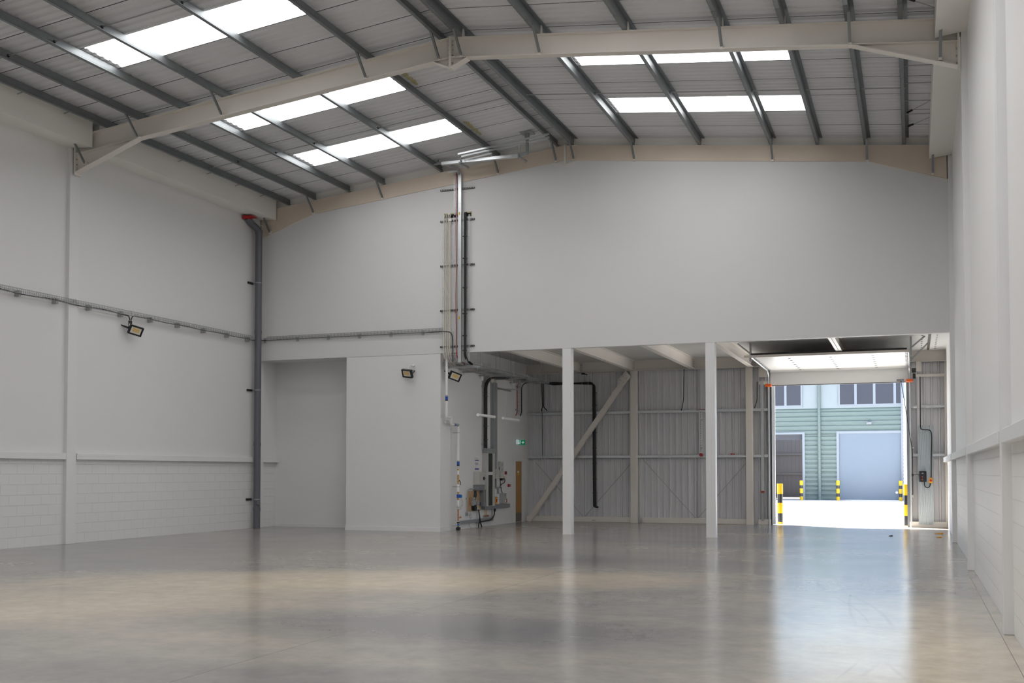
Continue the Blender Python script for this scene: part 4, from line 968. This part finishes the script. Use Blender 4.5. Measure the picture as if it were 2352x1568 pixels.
for z in (1.50, 1.44, 1.36, 1.05, .87, 1.69): b.tube([(PXX, 27.8, z-.02), (PXX, 27.8, z+.02)], .028, 8)
b.build('brass_fitting', 'brass', t)
MB().tube([(PXX, 27.80, .60), (PXX, 27.80, .26)], .02, 10).tube([(PXX, 27.8, .35), (PXX, 27.98, .35)], .015, 8).tube([(PXX, 27.98, .33), (PXX, 27.98, .38)], .02, 8).build('copper_pipe', 'copper', t)
MB().tube([(PXX, 27.86, 1.40), (PXX+.02, 27.90, 1.34), (PXX+.02, 27.90, 1.26)], .012, 6).build('lever', 'blackp', t)
b = MB(); b.tube([(PXX, 27.80, 1.00), (PXX, 27.80, .90)], .045, 12); b.tube([(PXX, 27.80, .95), (PXX+.035, 27.835, .95)], .042, 14); wm = b.build('water_meter', 'blue', t, smooth=True)
MB().tube([(PXX+.035, 27.84, .95), (PXX+.06, 27.88, .95)], .047, 16).build('meter_cap', 'blueb', wm, smooth=True)
MB().tube(smooth_path([(PXX+.055, 27.88, .91), (PXX+.06, 28.0, .78), (PXX+.03, 27.98, .66), (PXX+.02, 27.92, .57)], .05), .005, 5).tube([(PXX+.03, 28.0, .68), (PXX+.03, 28.06, .69)], .008, 5).build('meter_lead', 'greyp', wm)
for z0, z1, c1, c2 in ((3.56, 3.72, 'blue', 'black'), (1.79, 1.94, 'blue', 'black')):
    y = 26.99 if z0 > 3 else 27.80
    MB().tube([(PXX, y, z0), (PXX, y, z1)], R+.002, 12).build('marker_band', 'greyp', t); MB().tube([(PXX, y, z0+.03), (PXX, y, z0+.12)], R+.004, 12).build('marker_band', 'blue', t, label='blue marker band')
    MB().tube([(PXX, y, z0), (PXX, y, z0+.03)], R+.004, 12).build('marker_band', 'green', t)
MB().tube([(PXX, 27.45, 2.93), (PXX, 27.78, 2.93)], R+.002, 12).build('marker_band', 'greyt', t); MB().tube([(PXX, 27.52, 2.93), (PXX, 27.58, 2.93)], R+.004, 12).build('marker_band', 'blue', t)
b = MB(); b.tube([(PXX, 27.80, .19), (PXX, 27.80, .08)], .022, 8).tube([(PXX, 27.8, .20), (PXX, 27.8, .24)], .038, 10).box(PXX-.05, PXX+.05, 27.74, 27.88, .0, .09, bev=.02); b.build('stop_tap', 'black', t)
b = MB(); b.tube([(PXX, 27.8, .14), (PXX, 27.8, .17)], .035, 8); b.build('tap_collar', 'blueb', t)
b = MB()
for i in range(5): b.tube([(PXX+.02*math.cos(i), 27.72+.04*math.sin(i*2), .60+.025*i), (PXX+.05, 27.80+.03*math.cos(i*3), .58+.02*i)], .01, 5)
b.build('drain_valve', 'galvb', t)
for z in (2.72, 1.21, .12): MB().tube([(XS, 27.8, z), (PXX, 27.8, z)], .008, 6).tube([(PXX, 27.8, z-.008), (PXX, 27.8, z+.008)], R+.006, 10).build('pipe_ring', 'galvd', t)
b = MB(); b.tube(smooth_path([(PXX-.02, 27.02, 3.02), (PXX-.02, 27.22, 3.02)], .02), .014, 8).box(PXX-.05, PXX, 26.96, 27.02, 2.96, 3.02); b.build('elbow_clip', 'galvb', t)

# door on the services wall
t = thing('door_1', 'narrow brown wooden door in a white frame at the far end of the services wall', 'door', (XS, 33.3, 0), kind='structure')
b = MB(); b.box(XS, XS+.02, 32.73, 32.86, 0, 1.97).box(XS, XS+.02, 33.79, 33.9, 0, 1.97).box(XS, XS+.02, 32.73, 33.9, 1.97, 2.05); b.build('door_frame', 'trimw', t)
b = MB(); b.box(XS+.0005, XS+.012, 32.87, 33.44, .01, 1.97); lf = b.build('door_leaf', 'oak', t, label='brown wooden leaf')
MB().box(XS+.012, XS+.014, 32.88, 33.43, .02, .30).build('kick_plate', 'kick', lf); MB().box(XS+.012, XS+.014, 33.05, 33.2, 1.52, 1.60).build('sticker', 'yellow', lf, label='yellow sticker'); MB().box(XS+.012, XS+.014, 33.05, 33.2, 1.60, 1.66).build('sticker', 'paper', lf)
MB().box(XS+.0005, XS+.010, 33.46, 33.79, .0, 1.97).build('door_reveal', 'trimw', t)
# exit sign
t = thing('exit_sign', 'lit green and white emergency exit sign above the brown door', 'sign', (XS, 33.0, 2.5))
MB().box(XS, XS+.07, 32.95, 33.25, 2.52, 2.67, bev=.01).build('housing', 'exitw', t)
MB().box(XS+.05, XS+.30, 33.0, 33.006, 2.50, 2.665).build('blade', 'exitg', t)
b = MB(); x0 = XS+.05; yb = 32.998
b.box(x0+.02, x0+.035, yb, yb+.003, 2.52, 2.645).box(x0+.08, x0+.095, yb, yb+.003, 2.52, 2.645).box(x0+.02, x0+.095, yb, yb+.003, 2.63, 2.645)
b.tube([(x0+.065, yb, 2.61), (x0+.065, yb+.003, 2.61)], .010, 8).bar((x0+.055, yb, 2.595), (x0+.045, yb, 2.565), .014, .003, up=(0, 1, 0)).bar((x0+.045, yb, 2.565), (x0+.062, yb, 2.53), .009, .003, up=(0, 1, 0)).bar((x0+.045, yb, 2.565), (x0+.03, yb, 2.535), .009, .003, up=(0, 1, 0)).bar((x0+.055, yb, 2.59), (x0+.075, yb, 2.58), .007, .003, up=(0, 1, 0))
b.prism([(x0+.125, yb, 2.60), (x0+.16, yb, 2.60), (x0+.16, yb, 2.63), (x0+.225, yb, 2.583), (x0+.16, yb, 2.535), (x0+.16, yb, 2.565), (x0+.125, yb, 2.565)], [(x0+.125, yb+.003, 2.60), (x0+.16, yb+.003, 2.60), (x0+.16, yb+.003, 2.63), (x0+.225, yb+.003, 2.583), (x0+.16, yb+.003, 2.535), (x0+.16, yb+.003, 2.565), (x0+.125, yb+.003, 2.565)])
b.build('pictogram', 'exitw', t)

# ================================================================== ON THE GREY CLADDING
yk = YC-.06
def kp(u, v, y=yk): return at(u, v, 'y', y)
yk = YC-.0; b = MB(); y = YC-.02
for i in range(3):
    o = Vector((.0, -.03*(i == 2), .028*(i-1)))
    p1_, p2_, p3_ = kp(1270, 881, yk), kp(1364, 880, yk), kp(1366, 1163, yk)
    off = Vector((.03*(i-1), -.025*(i == 1), .03*(i-1)*-1))
    b.tube(smooth_path([Vector((-11.25, 33.35, 4.53)), p1_+o, p2_+off*.9, p3_+Vector((.03*(i-1), 0, 0)), p3_+Vector((.03*(i-1)+.09, .03, -.02))], .12, 5), .028, 8)
for z in (4.2, 3.8, 3.4, 2.9, 2.4, 1.9, 1.4, .95): b.box(p3_.x-.07, p3_.x+.07, yk-.045, yk+.035, z-.008, z+.008)
tag(b.build('black_cable_bundle', 'black', smooth=True), 'thick black cable bundle running across and down the grey cladding', 'cable')
def wbasket(u0, u1, v0, v1, label, y=YC+.05):
    a, c = at(u0, v0, 'y', y), at(u1, v1, 'y', y); b = MB()
    for k in range(4): x = a.x+(c.x-a.x)*k/3; b.bar((x, y, c.z), (x, y, a.z), .006, up=(0, 1, 0))
    z = c.z
    while z < a.z: b.bar((a.x, y, z), (c.x, y, z), .005); z += .1
    tag(b.build('wire_basket_tray', 'galvb'), label, 'cable tray')
wbasket(1358, 1376, 890, 1195, 'upright wire basket behind the black bundle on the cladding')
wbasket(1240, 1252, 890, 1060, 'narrow upright wire basket near the services wall corner')
b = MB()
for i in (0, 1):
    p_, q_ = kp(1244.5+3.5*i, 880), kp(1246+2.5*i, 941); b.tube(smooth_path([p_+Vector((.0, -.1, .06)), p_, q_+Vector((0, 0, .1)), q_+Vector((.12*(i-.5)*2 if i else -.05, .02, -.03))], .05), .016, 6)
p_, q_ = kp(1245, 940), kp(1246, 1048); b.tube([p_, q_], .009, 6)
tag(b.build('black_cable', 'black'), 'pair of black cables dropping near the left end of the grey cladding', 'cable')
tag(MB().tube(smooth_path([Vector((-6.77, YC-.05, 4.87)), kp(1570, 920), kp(1565, 943)], .3), .013, 6).build('black_cable', 'black'), 'single loose black cable hanging from the edge beam', 'cable')
tag(MB().tube(smooth_path([kp(1739, 876), kp(1739, 920), kp(1733, 937)], .3), .013, 6).build('black_cable', 'black'), 'short black cable in the narrow strip left of the loading door', 'cable')
tag(MB().tube(smooth_path([kp(1215, 872), kp(1232, 860), kp(1288, 859)], .1), .008, 6).box(kp(1288, 859).x, kp(1288, 859).x+.05, yk-.03, yk+.03, kp(1288, 859).z-.03, kp(1288, 859).z+.05).build('lighting_cable', 'creamc'), 'pale cable along the underside of the edge beam', 'cable')
p_ = kp(1343, 858); t = thing('beam_clamp', 'small dark clamp hanging from the edge beam above the black bundle', 'clamp', p_)
MB().box(p_.x-.12, p_.x-.02, yk-.04, yk+.04, p_.z-.02, p_.z+.03).bar(p_+Vector((-.05, 0, 0)), p_+Vector((.10, -.06, -.04)), .04, .03).build('body', 'blackp', t)
for uu in (1337, 1351): a, c = kp(uu, 862), kp(uu, 884); MB().tube([a, c], .005, 5).build('rod', 'galvd', t)
# slotted strut with fire sounder
a, c = at(1609, 944, 'y', YC-.01), at(1612, 1040, 'y', YC-.01)
t = thing('slotted_strut', 'short slotted strut hanging between the cladding rails above the red sounder', 'rail', c)
b = MB().box(a.x-.045, a.x+.045, YC-.01, YC+.03, c.z, a.z); b.mi = 1; z = c.z+.05
while z < a.z-.05: b.box(a.x-.008, a.x+.008, YC-.012, YC-.01, z, z+.03); z += .055
b.build('channel', ['galvb', 'ink'], t)
for vv in (964, 1029): k = at(1611, vv, 'y', YC-.012); MB().box(k.x-.03, k.x+.03, YC-.03, YC-.01, k.z-.02, k.z+.02).build('fixing', 'galvd', t)
k = at(1610, 1044, 'y', YC-.03)
t = thing('fire_sounder', 'round red fire alarm sounder on the lower cladding rail', 'fire alarm', k)
MB().tube([(k.x, YC+.06, k.z), (k.x, YC-.04, k.z)], .055, 16).build('body', 'redp', t, smooth=True); MB().tube([(k.x, YC-.04, k.z), (k.x, YC-.05, k.z)], .018, 10).build('centre', 'ink', t)
k = at(1682, 1045, 'y', YC+.02)
tag(MB().box(k.x-.06, k.x-.01, YC+.065, YC+.115, 2.166, 2.206, bev=.005).box(k.x+.02, k.x+.06, YC+.065, YC+.115, 2.166, 2.20, bev=.005).tube([(k.x-.03, YC+.09, 2.18), (k.x+.03, YC+.09, 2.18)], .008, 6).build('red_plug', 'redp'), 'small red plug lying on the lower cladding rail', 'plug')
tag(MB().tube([at(1600, 943, 'y', YC+.02), at(1608, 940, 'y', YC+.0), at(1620, 941, 'y', YC+.02)], .006, 5).build('wire', 'oxred'), 'thin reddish wire lying on the upper cladding rail', 'cable')
k = at(1364, 1195, 'y', YC-.01)
tag(MB().tube([(k.x-.06, YC-.01, k.z), (k.x+.02, YC-.02, k.z+.02), (k.x+.05, YC-.01, k.z)], .01, 6).build('wire_offcut', 'galvd'), 'small bent wire offcut on the kerb below the black bundle', 'wire')

# narrow strip left of the loading door: upright struts, red joint
a, c = at(1750, 874, 'y', YC-.0), at(1750, 1199, 'y', YC-.0)
t = thing('slotted_strut', 'tall slotted upright left of the loading door, with a small red joint', 'rail', c)
b = MB().box(a.x-.045, a.x-.012, YC-.02, YC+.05, 1.0, a.z).box(a.x+.012, a.x+.045, YC-.02, YC+.05, 1.0, a.z).box(a.x-.012, a.x+.012, YC+.02, YC+.05, 1.0, a.z)
MB().box(a.x-.045, a.x+.035, YC-.02, YC+.05, .12, 1.0).build('lower_channel', 'galvd', t)
MB().box(a.x-.05, a.x+.05, YC-.035, YC-.02, .98, 1.05).build('joint', 'oxred', t, label='dull red joint')
b.mi = 1; z = 1.1
while z < a.z-.05: b.box(a.x+.024, a.x+.033, YC-.022, YC-.02, z, z+.025); b.box(a.x-.033, a.x-.024, YC-.022, YC-.02, z, z+.025); z += .05
b.build('channel', ['galvb', 'ink'], t)
b = MB().box(-4.45, DX0-.13, YC-.0, YC+.10, 4.32, 4.42).box(-4.45, DX0-.13, YC+.05, YC+.10, 4.55, 4.87); tag(b.build('door_header_stub', 'cream'), 'short cream header stub left of the loading door', 'beam')
b = MB().box(DX1+.16, XR, YC-.0, YC+.10, 4.42, 4.50); tag(b.build('door_header_stub', 'cream'), 'short cream header beam right of the loading door', 'beam')
b = MB().box(XR-.05, XR-.002, YC-.03, YC+.10, 0, 4.87); tag(b.build('corner_post', 'cream'), 'cream corner post where the cladding meets the right wall', 'post')

# ================================================================== LOADING DOOR
t = thing('door_2', 'raised white sectional loading door with its tracks', 'door', ((DX0+DX1)/2, YC, 0), kind='structure')
YD = YC+.05; ZH = 4.72
# bottom panel hanging vertical, others laid back under the ceiling
b = MB(); b.box(DX0-.05, DX1+.05, YD, YD+.045, 4.29, 4.68, bev=.004)
for z in (4.37, 4.45, 4.53, 4.61): b.box(DX0-.05, DX1+.05, YD-.002, YD, z-.002, z+.002)
b.build('bottom_panel', 'doorw', t)
b = MB().box(DX0-.05, DX1+.05, YD-.002, YD+.05, 4.27, 4.292); b.build('rubber_seal', 'blackp', t)
ys = [YD, YD-.08]; PW = .5
y_end = 30.25
n = 7; st = (YD-.15-y_end)/n
def zd(y): return 4.74+(YD-y)*.012
for i in range(n):
    ya = YD-.12-i*st; yb = ya-st+.006
    b = MB(); b.prism([(DX0-.05, ya, zd(ya)), (DX1+.05, ya, zd(ya)), (DX1+.05, ya, zd(ya)+.045), (DX0-.05, ya, zd(ya)+.045)], [(DX0-.05, yb, zd(yb)), (DX1+.05, yb, zd(yb)), (DX1+.05, yb, zd(yb)+.045), (DX0-.05, yb, zd(yb)+.045)])
    b.build('door_panel', 'doorw', t)
    hb = MB()
    for x in (-3.2, -2.1, -1.0): hb.box(x-.035, x+.035, ya-.02, ya+.02, zd(ya)-.01, zd(ya))
    hb.build('hinge', 'fixing', t)
b = MB().prism([(DX0-.05, YD+.0, 4.68), (DX1+.05, YD+.0, 4.68), (DX1+.05, YD-.12, zd(YD)), (DX0-.05, YD-.12, zd(YD))], [(DX0-.05, YD+.045, 4.69), (DX1+.05, YD+.045, 4.69), (DX1+.05, YD-.10, zd(YD)+.045), (DX0-.05, YD-.10, zd(YD)+.045)]); b.build('door_panel', 'doorw', t)
zb_ = zd(y_end)
b = MB().box(DX0-.30, DX1+.12, y_end-.06, y_end-.02, zb_-.01, zb_+.055); b.build('end_bar', 'cream', t)
b = MB().box(DX0-.12, DX1+.05, y_end-.015, y_end+.03, zb_+.06, zb_+.11); b.build('end_seal', 'black', t)
for s_, x in ((-1, DX0-.10), (1, DX1+.10)):
    # upright track, bend, horizontal track
    b = MB(); pts = smooth_path([(x, YC-.02, 0), (x, YC-.02, zd(YD)-.02), (x, y_end-.02, zb_-.005)], .38, 8)
    b.tube(pts, .022, 6)
    b.build('track', 'galvb', t)
    b = MB().box(x-.035, x+.035, YC+.03, YC+.05, 0, 4.55); b.build('track_angle', 'galvd', t)
    rb = MB()
    for i in range(11):
        y = YC-.35-i*.33
        rb.box(x-s_*.02, x-s_*.10, y, y+.17, zd(y)-.01, zd(y)+.05)
    rb.build('roller_bracket', 'galvd', t)
    MB().box(x-.10, x+.10, YC-.10, YC-.0, 4.27, 4.36, bev=.02).build('track_cap', 'orange', t, label='orange track cap') if s_ > 0 else MB().box(x-.10, x+.10, YC-.10, YC-.0, 4.24, 4.33, bev=.02).build('track_cap', 'orange', t, label='orange track cap')
    b = MB().bar((x+s_*.05, y_end+.15, zb_-.10), (x+s_*.05, y_end+.15, 5.2), .05, .05).bar((x+s_*.05, y_end+.15, zb_+.12), (x+s_*(.05+.35), y_end+.15-.0, 5.2), .04, .04)
    b.build('hanger', 'galvd', t)
    if s_ > 0: MB().bar((x+.05, 32.0, 4.75), (x+.5, 32.0, 5.2), .04, .04).bar((x+.05, 32.0, 4.7), (x+.05, 32.0, 5.2), .05, .05).build('hanger', 'galvd', t)
    b = MB().box((DX0-.02 if s_ < 0 else DX1), (DX0-.09 if s_ < 0 else DX1+.07), YC+.05, YC+.20, 0, 4.30); b.build('side_seal', 'blackp' if s_ < 0 else 'greyd', t)
b = MB().box(DX0-.10, DX0+.045, YC+.35, YC+.42, 0, 4.4); b.build('outer_jamb', 'whitec', t)
MB().box(DX1-.26, DX1-.06, YD-.05, YD, 4.32, 4.37).build('cable_box', 'greyd', t)
b = MB().tube(smooth_path([(DX1-.14, YD-.03, 4.32), (DX1-.02, YC-.1, 3.5), (DX1+.10, YC-.05, 2.6), (DX1+.16, YC-.03, 2.3), (DX1+.155, YC-.03, .95)], .4, 5), .010, 6); b.build('coil_cable', 'black', t)
b = MB().tube([(DX1+.155, YC-.03, .95), (DX1+.155, YC-.03, .88)], .02, 8).tube([(DX1+.155, YC-.03, 2.34), (DX1+.20, YC-.03, 2.34)], .02, 6); b.build('cable_plug', 'cabinet', t)
# operator motor
t = thing('door_motor', 'black door motor at the top right of the loading door', 'motor', (.04, 33.7, 4.4))
MB().box(-.02, .10, 33.62, 33.78, 4.52, 4.66, bev=.01).box(0, .09, 33.64, 33.76, 4.34, 4.50, bev=.015).build('body', 'blackp', t); MB().box(-.01, .09, 33.60, 33.62, 4.66, 4.76, bev=.01).tube([(.04, 33.6, 4.78), (.04, 33.7, 4.78)], .035, 10).build('gearbox', 'galvd', t)
MB().box(.10, .24, 33.80, 33.92, 4.58, 4.86).build('mounting_plate', 'cream', t)
# corrugated sheet, controller, isolator at the right of the door
a, c = at(2108, 977, 'y', YC-.015), at(2145, 1203, 'y', YC-.015)
b = MB(); n = 14; wv = (c.x-a.x)/n; vs = []
for i in range(n*2+1): x = a.x+i*wv/2; yy = YC-.045+(.032 if i % 2 else 0); vs += [(x, yy, .09), (x, yy, a.z)]
b.add(vs, [(2*i, 2*i+2, 2*i+3, 2*i+1) for i in range(n*2)]); b.box(a.x, c.x, YC-.01, YC-.006, .09, a.z)
tag(b.build('corrugated_sheet', 'galvs'), 'tall narrow corrugated galvanised sheet right of the loading door', 'sheet')
k0_, k1_ = at(2112, 1083, 'y', YC-.06), at(2127, 1105, 'y', YC-.06)
t = thing('door_controller', 'black door control box with red buttons on the corrugated sheet', 'control box', (k0_.x, YC-.06, k1_.z))
MB().box(k0_.x, k1_.x, YC-.12, YC-.035, k1_.z, k0_.z, bev=.01).box(k0_.x-.01, k1_.x+.01, YC-.05, YC-.035, k1_.z-.015, k0_.z+.015).build('body', 'blackp', t)
b = MB(); w_ = k1_.x-k0_.x; h_ = k0_.z-k1_.z
for fx_, fz_ in ((.28, .5), (.45, .38), (.28, .2)): b.tube([(k0_.x+w_*fx_, YC-.12, k1_.z+h_*fz_), (k0_.x+w_*fx_, YC-.13, k1_.z+h_*fz_)], .013, 8)
b.build('button', 'redp', t, label='red buttons'); MB().tube([(k0_.x+w_*.45, YC-.12, k1_.z+h_*.52), (k0_.x+w_*.45, YC-.13, k1_.z+h_*.52)], .011, 8).tube([(k0_.x+w_*.45, YC-.12, k1_.z+h_*.2), (k0_.x+w_*.45, YC-.13, k1_.z+h_*.2)], .011, 8).box(k0_.x+w_*.35, k0_.x+w_*.6, YC-.122, YC-.12, k1_.z+h_*.8, k1_.z+h_*.88).build('grey_button', 'greyp', t)
MB().tube([(k0_.x, YC-.07, k0_.z-.07), (DX1+.155, YC-.03, k0_.z-.09)], .008, 6).box(DX1+.13, DX1+.18, YC-.06, YC-.02, k0_.z-.13, k0_.z-.06, bev=.008).build('link_cable', 'black', t)
m0, m1 = at(2134, 1097, 'y', YC-.05), at(2142, 1109, 'y', YC-.05)
t = thing('isolator_switch', 'yellow isolator with a red rotary knob on the corrugated sheet', 'switch', (m0.x, YC-.05, m1.z))
MB().box(m0.x, m1.x, YC-.09, YC-.03, m1.z, m0.z, bev=.006).build('body', 'amber', t); MB().tube([((m0.x+m1.x)/2, YC-.09, (m0.z+m1.z)/2), ((m0.x+m1.x)/2, YC-.11, (m0.z+m1.z)/2)], .032, 14).build('knob', 'redp', t, label='red rotary knob')
b = MB(); b.tube(smooth_path([Vector((.21, YC-.03, 4.42)), at(2114, 980, 'y', YC-.085), at(2116, 986, 'y', YC-.085), at(2138, 987, 'y', YC-.085), at(2140, 1000, 'y', YC-.085), at(2139, 1096, 'y', YC-.085)], .08, 4), .014, 8)
tag(b.build('power_cable', 'black', smooth=True), 'black conduit dropping to the yellow isolator right of the loading door', 'cable')
tag(MB().tube(smooth_path([at(2123, 1105, 'y', YC-.07), at(2124, 1117, 'y', YC-.07), at(2130, 1120, 'y', YC-.07), at(2136, 1117, 'y', YC-.07), at(2137, 1109, 'y', YC-.06)], .05, 4), .014, 8).build('power_cable', 'black', smooth=True), 'short black cable loop between the control box and the yellow isolator', 'cable')
tag(MB().box(.15, .18, YC-.0, YC+.05, .17, 4.42).build('door_post', 'trimw'), 'slim white upright beside the loading door track', 'post')
for i, x in enumerate((.02, .36)):
    tag(MB().box(x, x+.09, YC+.0, YC+.06, 3.50, 3.56, bev=.006).build('rail_bracket', 'trimw'), 'small white bracket on the upper rail right of the door, %s one' % ('left', 'right')[i], 'bracket')
# litter on the floor
for (u0, v0, w_, lab, mt) in ((2157, 1226, .10, 'small yellow offcut on the floor near the loading door, farther one', 'amber'), (2157, 1234, .06, 'small yellow offcut on the floor near the loading door, nearer one', 'amber'), (2046, 1231, .05, 'small dark scrap on the floor inside the loading door', 'ink')):
    k = at(u0, v0, 'z', 0); b = MB(); b.prism([(k.x-w_, k.y-.03, 0), (k.x+w_, k.y-.05, 0), (k.x+w_*.9, k.y+.06, 0)], [(k.x-w_, k.y-.03, .012), (k.x+w_, k.y-.05, .03), (k.x+w_*.9, k.y+.06, .03)])
    tag(b.build('floor_scrap', mt), lab, 'scrap')

# ================================================================== OUTDOORS
b = MB().box(-90, 70, YC+.2, 140, -.3, -.005); struct('ground', b, 'yard', 'sunlit pale concrete yard outside')
def bollard(x, y, h, r, n, label, taper=False):
    t = thing('bollard', label, 'bollard', (x, y, 0), 'yellow and black bollards in the yard')
    hs = h/n
    for i in range(n):
        z0 = h-(i+1)*hs if True else 0; z1 = h-i*hs
        yel = i % 2 == 0
        b = MB(); rr = r if yel else r*.94
        b.tube([(x, y, max(z0, 0)), (x, y, z1-.012), (x, y, z1)] if i else [(x, y, z0), (x, y, z1-.02)], rr, 20)
        if not i: b.tube([(x, y, z1-.02), (x, y, z1)], rr*.95, 20)
        b.build('yellow_band' if yel else 'black_band', 'yellow' if yel else 'blackp', t, smooth=True)
def bollard2(x, y, h, r, hy, hb, label):
    t = thing('bollard', label, 'bollard', (x, y, 0), 'yellow and black bollards in the yard')
    z = h; yel = True
    while z > 0:
        s_ = hy if yel else hb; z0 = max(z-s_, -.005)
        MB().tube([(x, y, z0), (x, y, z-.02), (x, y, z)], r if yel else r*.94, 20).build('yellow_band' if yel else 'black_band', 'yellow' if yel else 'blackp', t, smooth=True)
        z = z0 if z0 > 0 else -1; yel = not yel
bollard2(-3.93, 34.75, 1.26, .09, .325, .275, 'yellow and black banded bollard just outside the door, on the left')
bollard2(-.20, 34.9, 1.25, .095, .33, .29, 'yellow and black banded bollard just outside the door, on the right')
YF = 66.0
def fo(u, v, y=YF): return at(u, v, 'y', y)
xl_, xr_ = -40, fo(2075, 1000).x
x_lo, x_l1 = fo(1700, 1000).x, fo(1843, 1000).x
zop = fo(1843, 997).z
x_r0, x_r1 = fo(1927, 1000).x, fo(2069, 1000).x; zrd = fo(1990, 995).z
zband = fo(1950, 936).z
t = thing('industrial_unit', 'green-clad industrial unit across the yard', 'building', (-5, YF, 0))
def hclad(b, x0, x1, z0, z1):
    p = .27; z = z0; 
    while z < z1-.01:
        zz = min(z+p, z1)
        b.add([(x0, YF, z), (x1, YF, z), (x1, YF-.05, z+.05), (x0, YF-.05, z+.05), (x1, YF-.05, zz-.07), (x0, YF-.05, zz-.07), (x1, YF, zz-.04), (x0, YF, zz-.04), (x1, YF, zz), (x0, YF, zz)],
              [(0, 1, 2, 3), (3, 2, 4, 5), (5, 4, 6, 7), (7, 6, 8, 9)]); z = zz
b = MB()
hclad(b, xl_, x_lo, 0, zop); hclad(b, x_l1, x_r0, 0, zop); hclad(b, x_r1, xr_, 0, zop); hclad(b, xl_, xr_, zop, zband)
b.build('green_cladding', 'teal', t)
b = MB().box(xl_, xr_, YF, YF+.1, zband, 7.5).box(xl_, x_lo, YF+.01, YF+.2, 0, zop).box(x_l1, x_r0, YF+.01, YF+.2, 0, zop).box(x_r1, xr_, YF+.01, YF+.2, 0, zop).box(xl_, xr_, YF+.01, YF+.2, zop, 7.5).box(xr_-.1, xr_, YF, YF+30, 0, 7.5); b.build('upper_panel', 'palep', t)
for (ua, ub, muls) in ((1700, 1843, (1756, 1804)), (1925, 2110, (1965, 2008, 2055, 2095))):
    xa, xb = fo(ua, 900).x, fo(ub, 900).x; xb = min(xb, xr_-.02); z0 = fo(1950, 933).z; z1 = 7.1
    wfr = MB().box(xa, xb, YF-.06, YF-.002, z0, z0+.12).box(xa, xb, YF-.06, YF-.002, z1-.1, z1).box(xa, xa+.1, YF-.06, YF-.002, z0+.12, z1-.1).box(xb-.1, xb, YF-.06, YF-.002, z0+.12, z1-.1)
    for mu in muls:
        x = fo(mu, 900).x
        if x < xb: wfr.box(x-.07, x+.07, YF-.06, YF-.002, z0+.12, z1-.1)
    w_ = wfr.build('window', 'frameo', t); g = MB().box(xa+.05, xb-.05, YF-.03, YF-.01, z0+.05, z1-.05); g.build('pane', 'glass', w_)
# shutter and its frame
MB().box(xr_-.12, xr_+.06, YF-.135, YF+.1, 0, 7.55).build('corner_trim', 'frameo', t)
fr = MB().box(x_r0-.14, x_r0, YF-.10, YF, 0, zrd).box(x_r1, x_r1+.14, YF-.10, YF, 0, zrd).box(x_r0-.14, x_r1+.14, YF-.10, YF, zrd, zrd+.14); fr.build('door_frame', 'frameo', t)
b = MB().box(x_r0, x_r1, YF-.02, YF+.05, 0, zrd); 
for i in range(1, 8): z = zrd*i/8; b.box(x_r0, x_r1, YF-.025, YF-.02, z-.004, z+.004)
b.build('shutter_door', 'shutter', t)
MB().tube([(x_r1-.25, YF-.03, .45), (x_r1-.25, YF-.08, .45)], .07, 12).build('shutter_lock', 'white', t)
# open bay on the left with its inside
fr = MB().box(x_l1, x_l1+.14, YF-.10, YF, 0, zop).box(x_lo, x_l1+.14, YF-.10, YF, zop, zop+.12); fr.build('door_frame', 'frameo', t)
b = MB(); x = x_lo-.2
while x < x_l1+.3: b.box(x, x+.2, YF+7, YF+7.03, 0, zop+.4); b.box(x+.2, x+.25, YF+6.97, YF+7.03, 0, zop+.4); x += .25
b.box(x_lo-.3, x_lo-.2, YF, YF+7, 0, zop+.4).box(x_l1+.2, x_l1+.3, YF+.2, YF+7, 0, zop+.4).box(x_lo-.3, x_l1+.3, YF, YF+7, -.05, .01)
b.box(x_lo-.3, x_l1+.3, YF+.2, YF+2.6, zop+.3, zop+.4)
for z in (1.5, 2.8, 4.0): b.box(x_lo, x_l1+.2, YF+6.85, YF+6.95, z-.05, z+.05)
MB().box(x_lo, x_l1, YF+.12, YF+.16, zop-.32, zop).build('raised_shutter', 'outer', t)
b.build('open_bay', 'unit', t)
x = fo(1882, 1000).x; MB().tube([(x, YF-.14, 0), (x, YF-.14, 7.5)], .09, 12).build('downpipe', 'teal', t, smooth=True)
k = fo(1997, 972); MB().box(k.x-.15, k.x+.12, YF-.25, YF, k.z-.06, k.z+.06).box(k.x-.22, k.x+.22, YF-.06, YF, k.z+.06, k.z+.10).build('wall_light', 'greyd', t)
for (uu, wh) in ((1841, 'at the open bay of the unit across the yard'), (1925, 'left of the blue shutter across the yard'), (2069, 'right of the blue shutter across the yard')):
    k = at(uu, 1147, 'y', YF-1.0); bollard2(k.x, YF-1.0, 1.13, .095 if False else .10, .27, .19, 'yellow and black banded bollard '+wh)
xw = fo(2077, 1000, 60).x
b = MB().box(xw, xw+9, 56, 64, 0, fo(2077, 930, 60).z)
for i in range(30): z = .1+i*.18; b.box(xw-.02, xw+.02, 55.96, 56, z, z+.09)
tag(b.build('white_cladding_block', 'whitec'), 'white clad wall end seen at the right edge of the doorway', 'building')
b = MB().box(-60, 60, 104, 106, 0, 6.2); tag(b.build('distant_building', 'palep'), 'pale building behind the green unit', 'building')
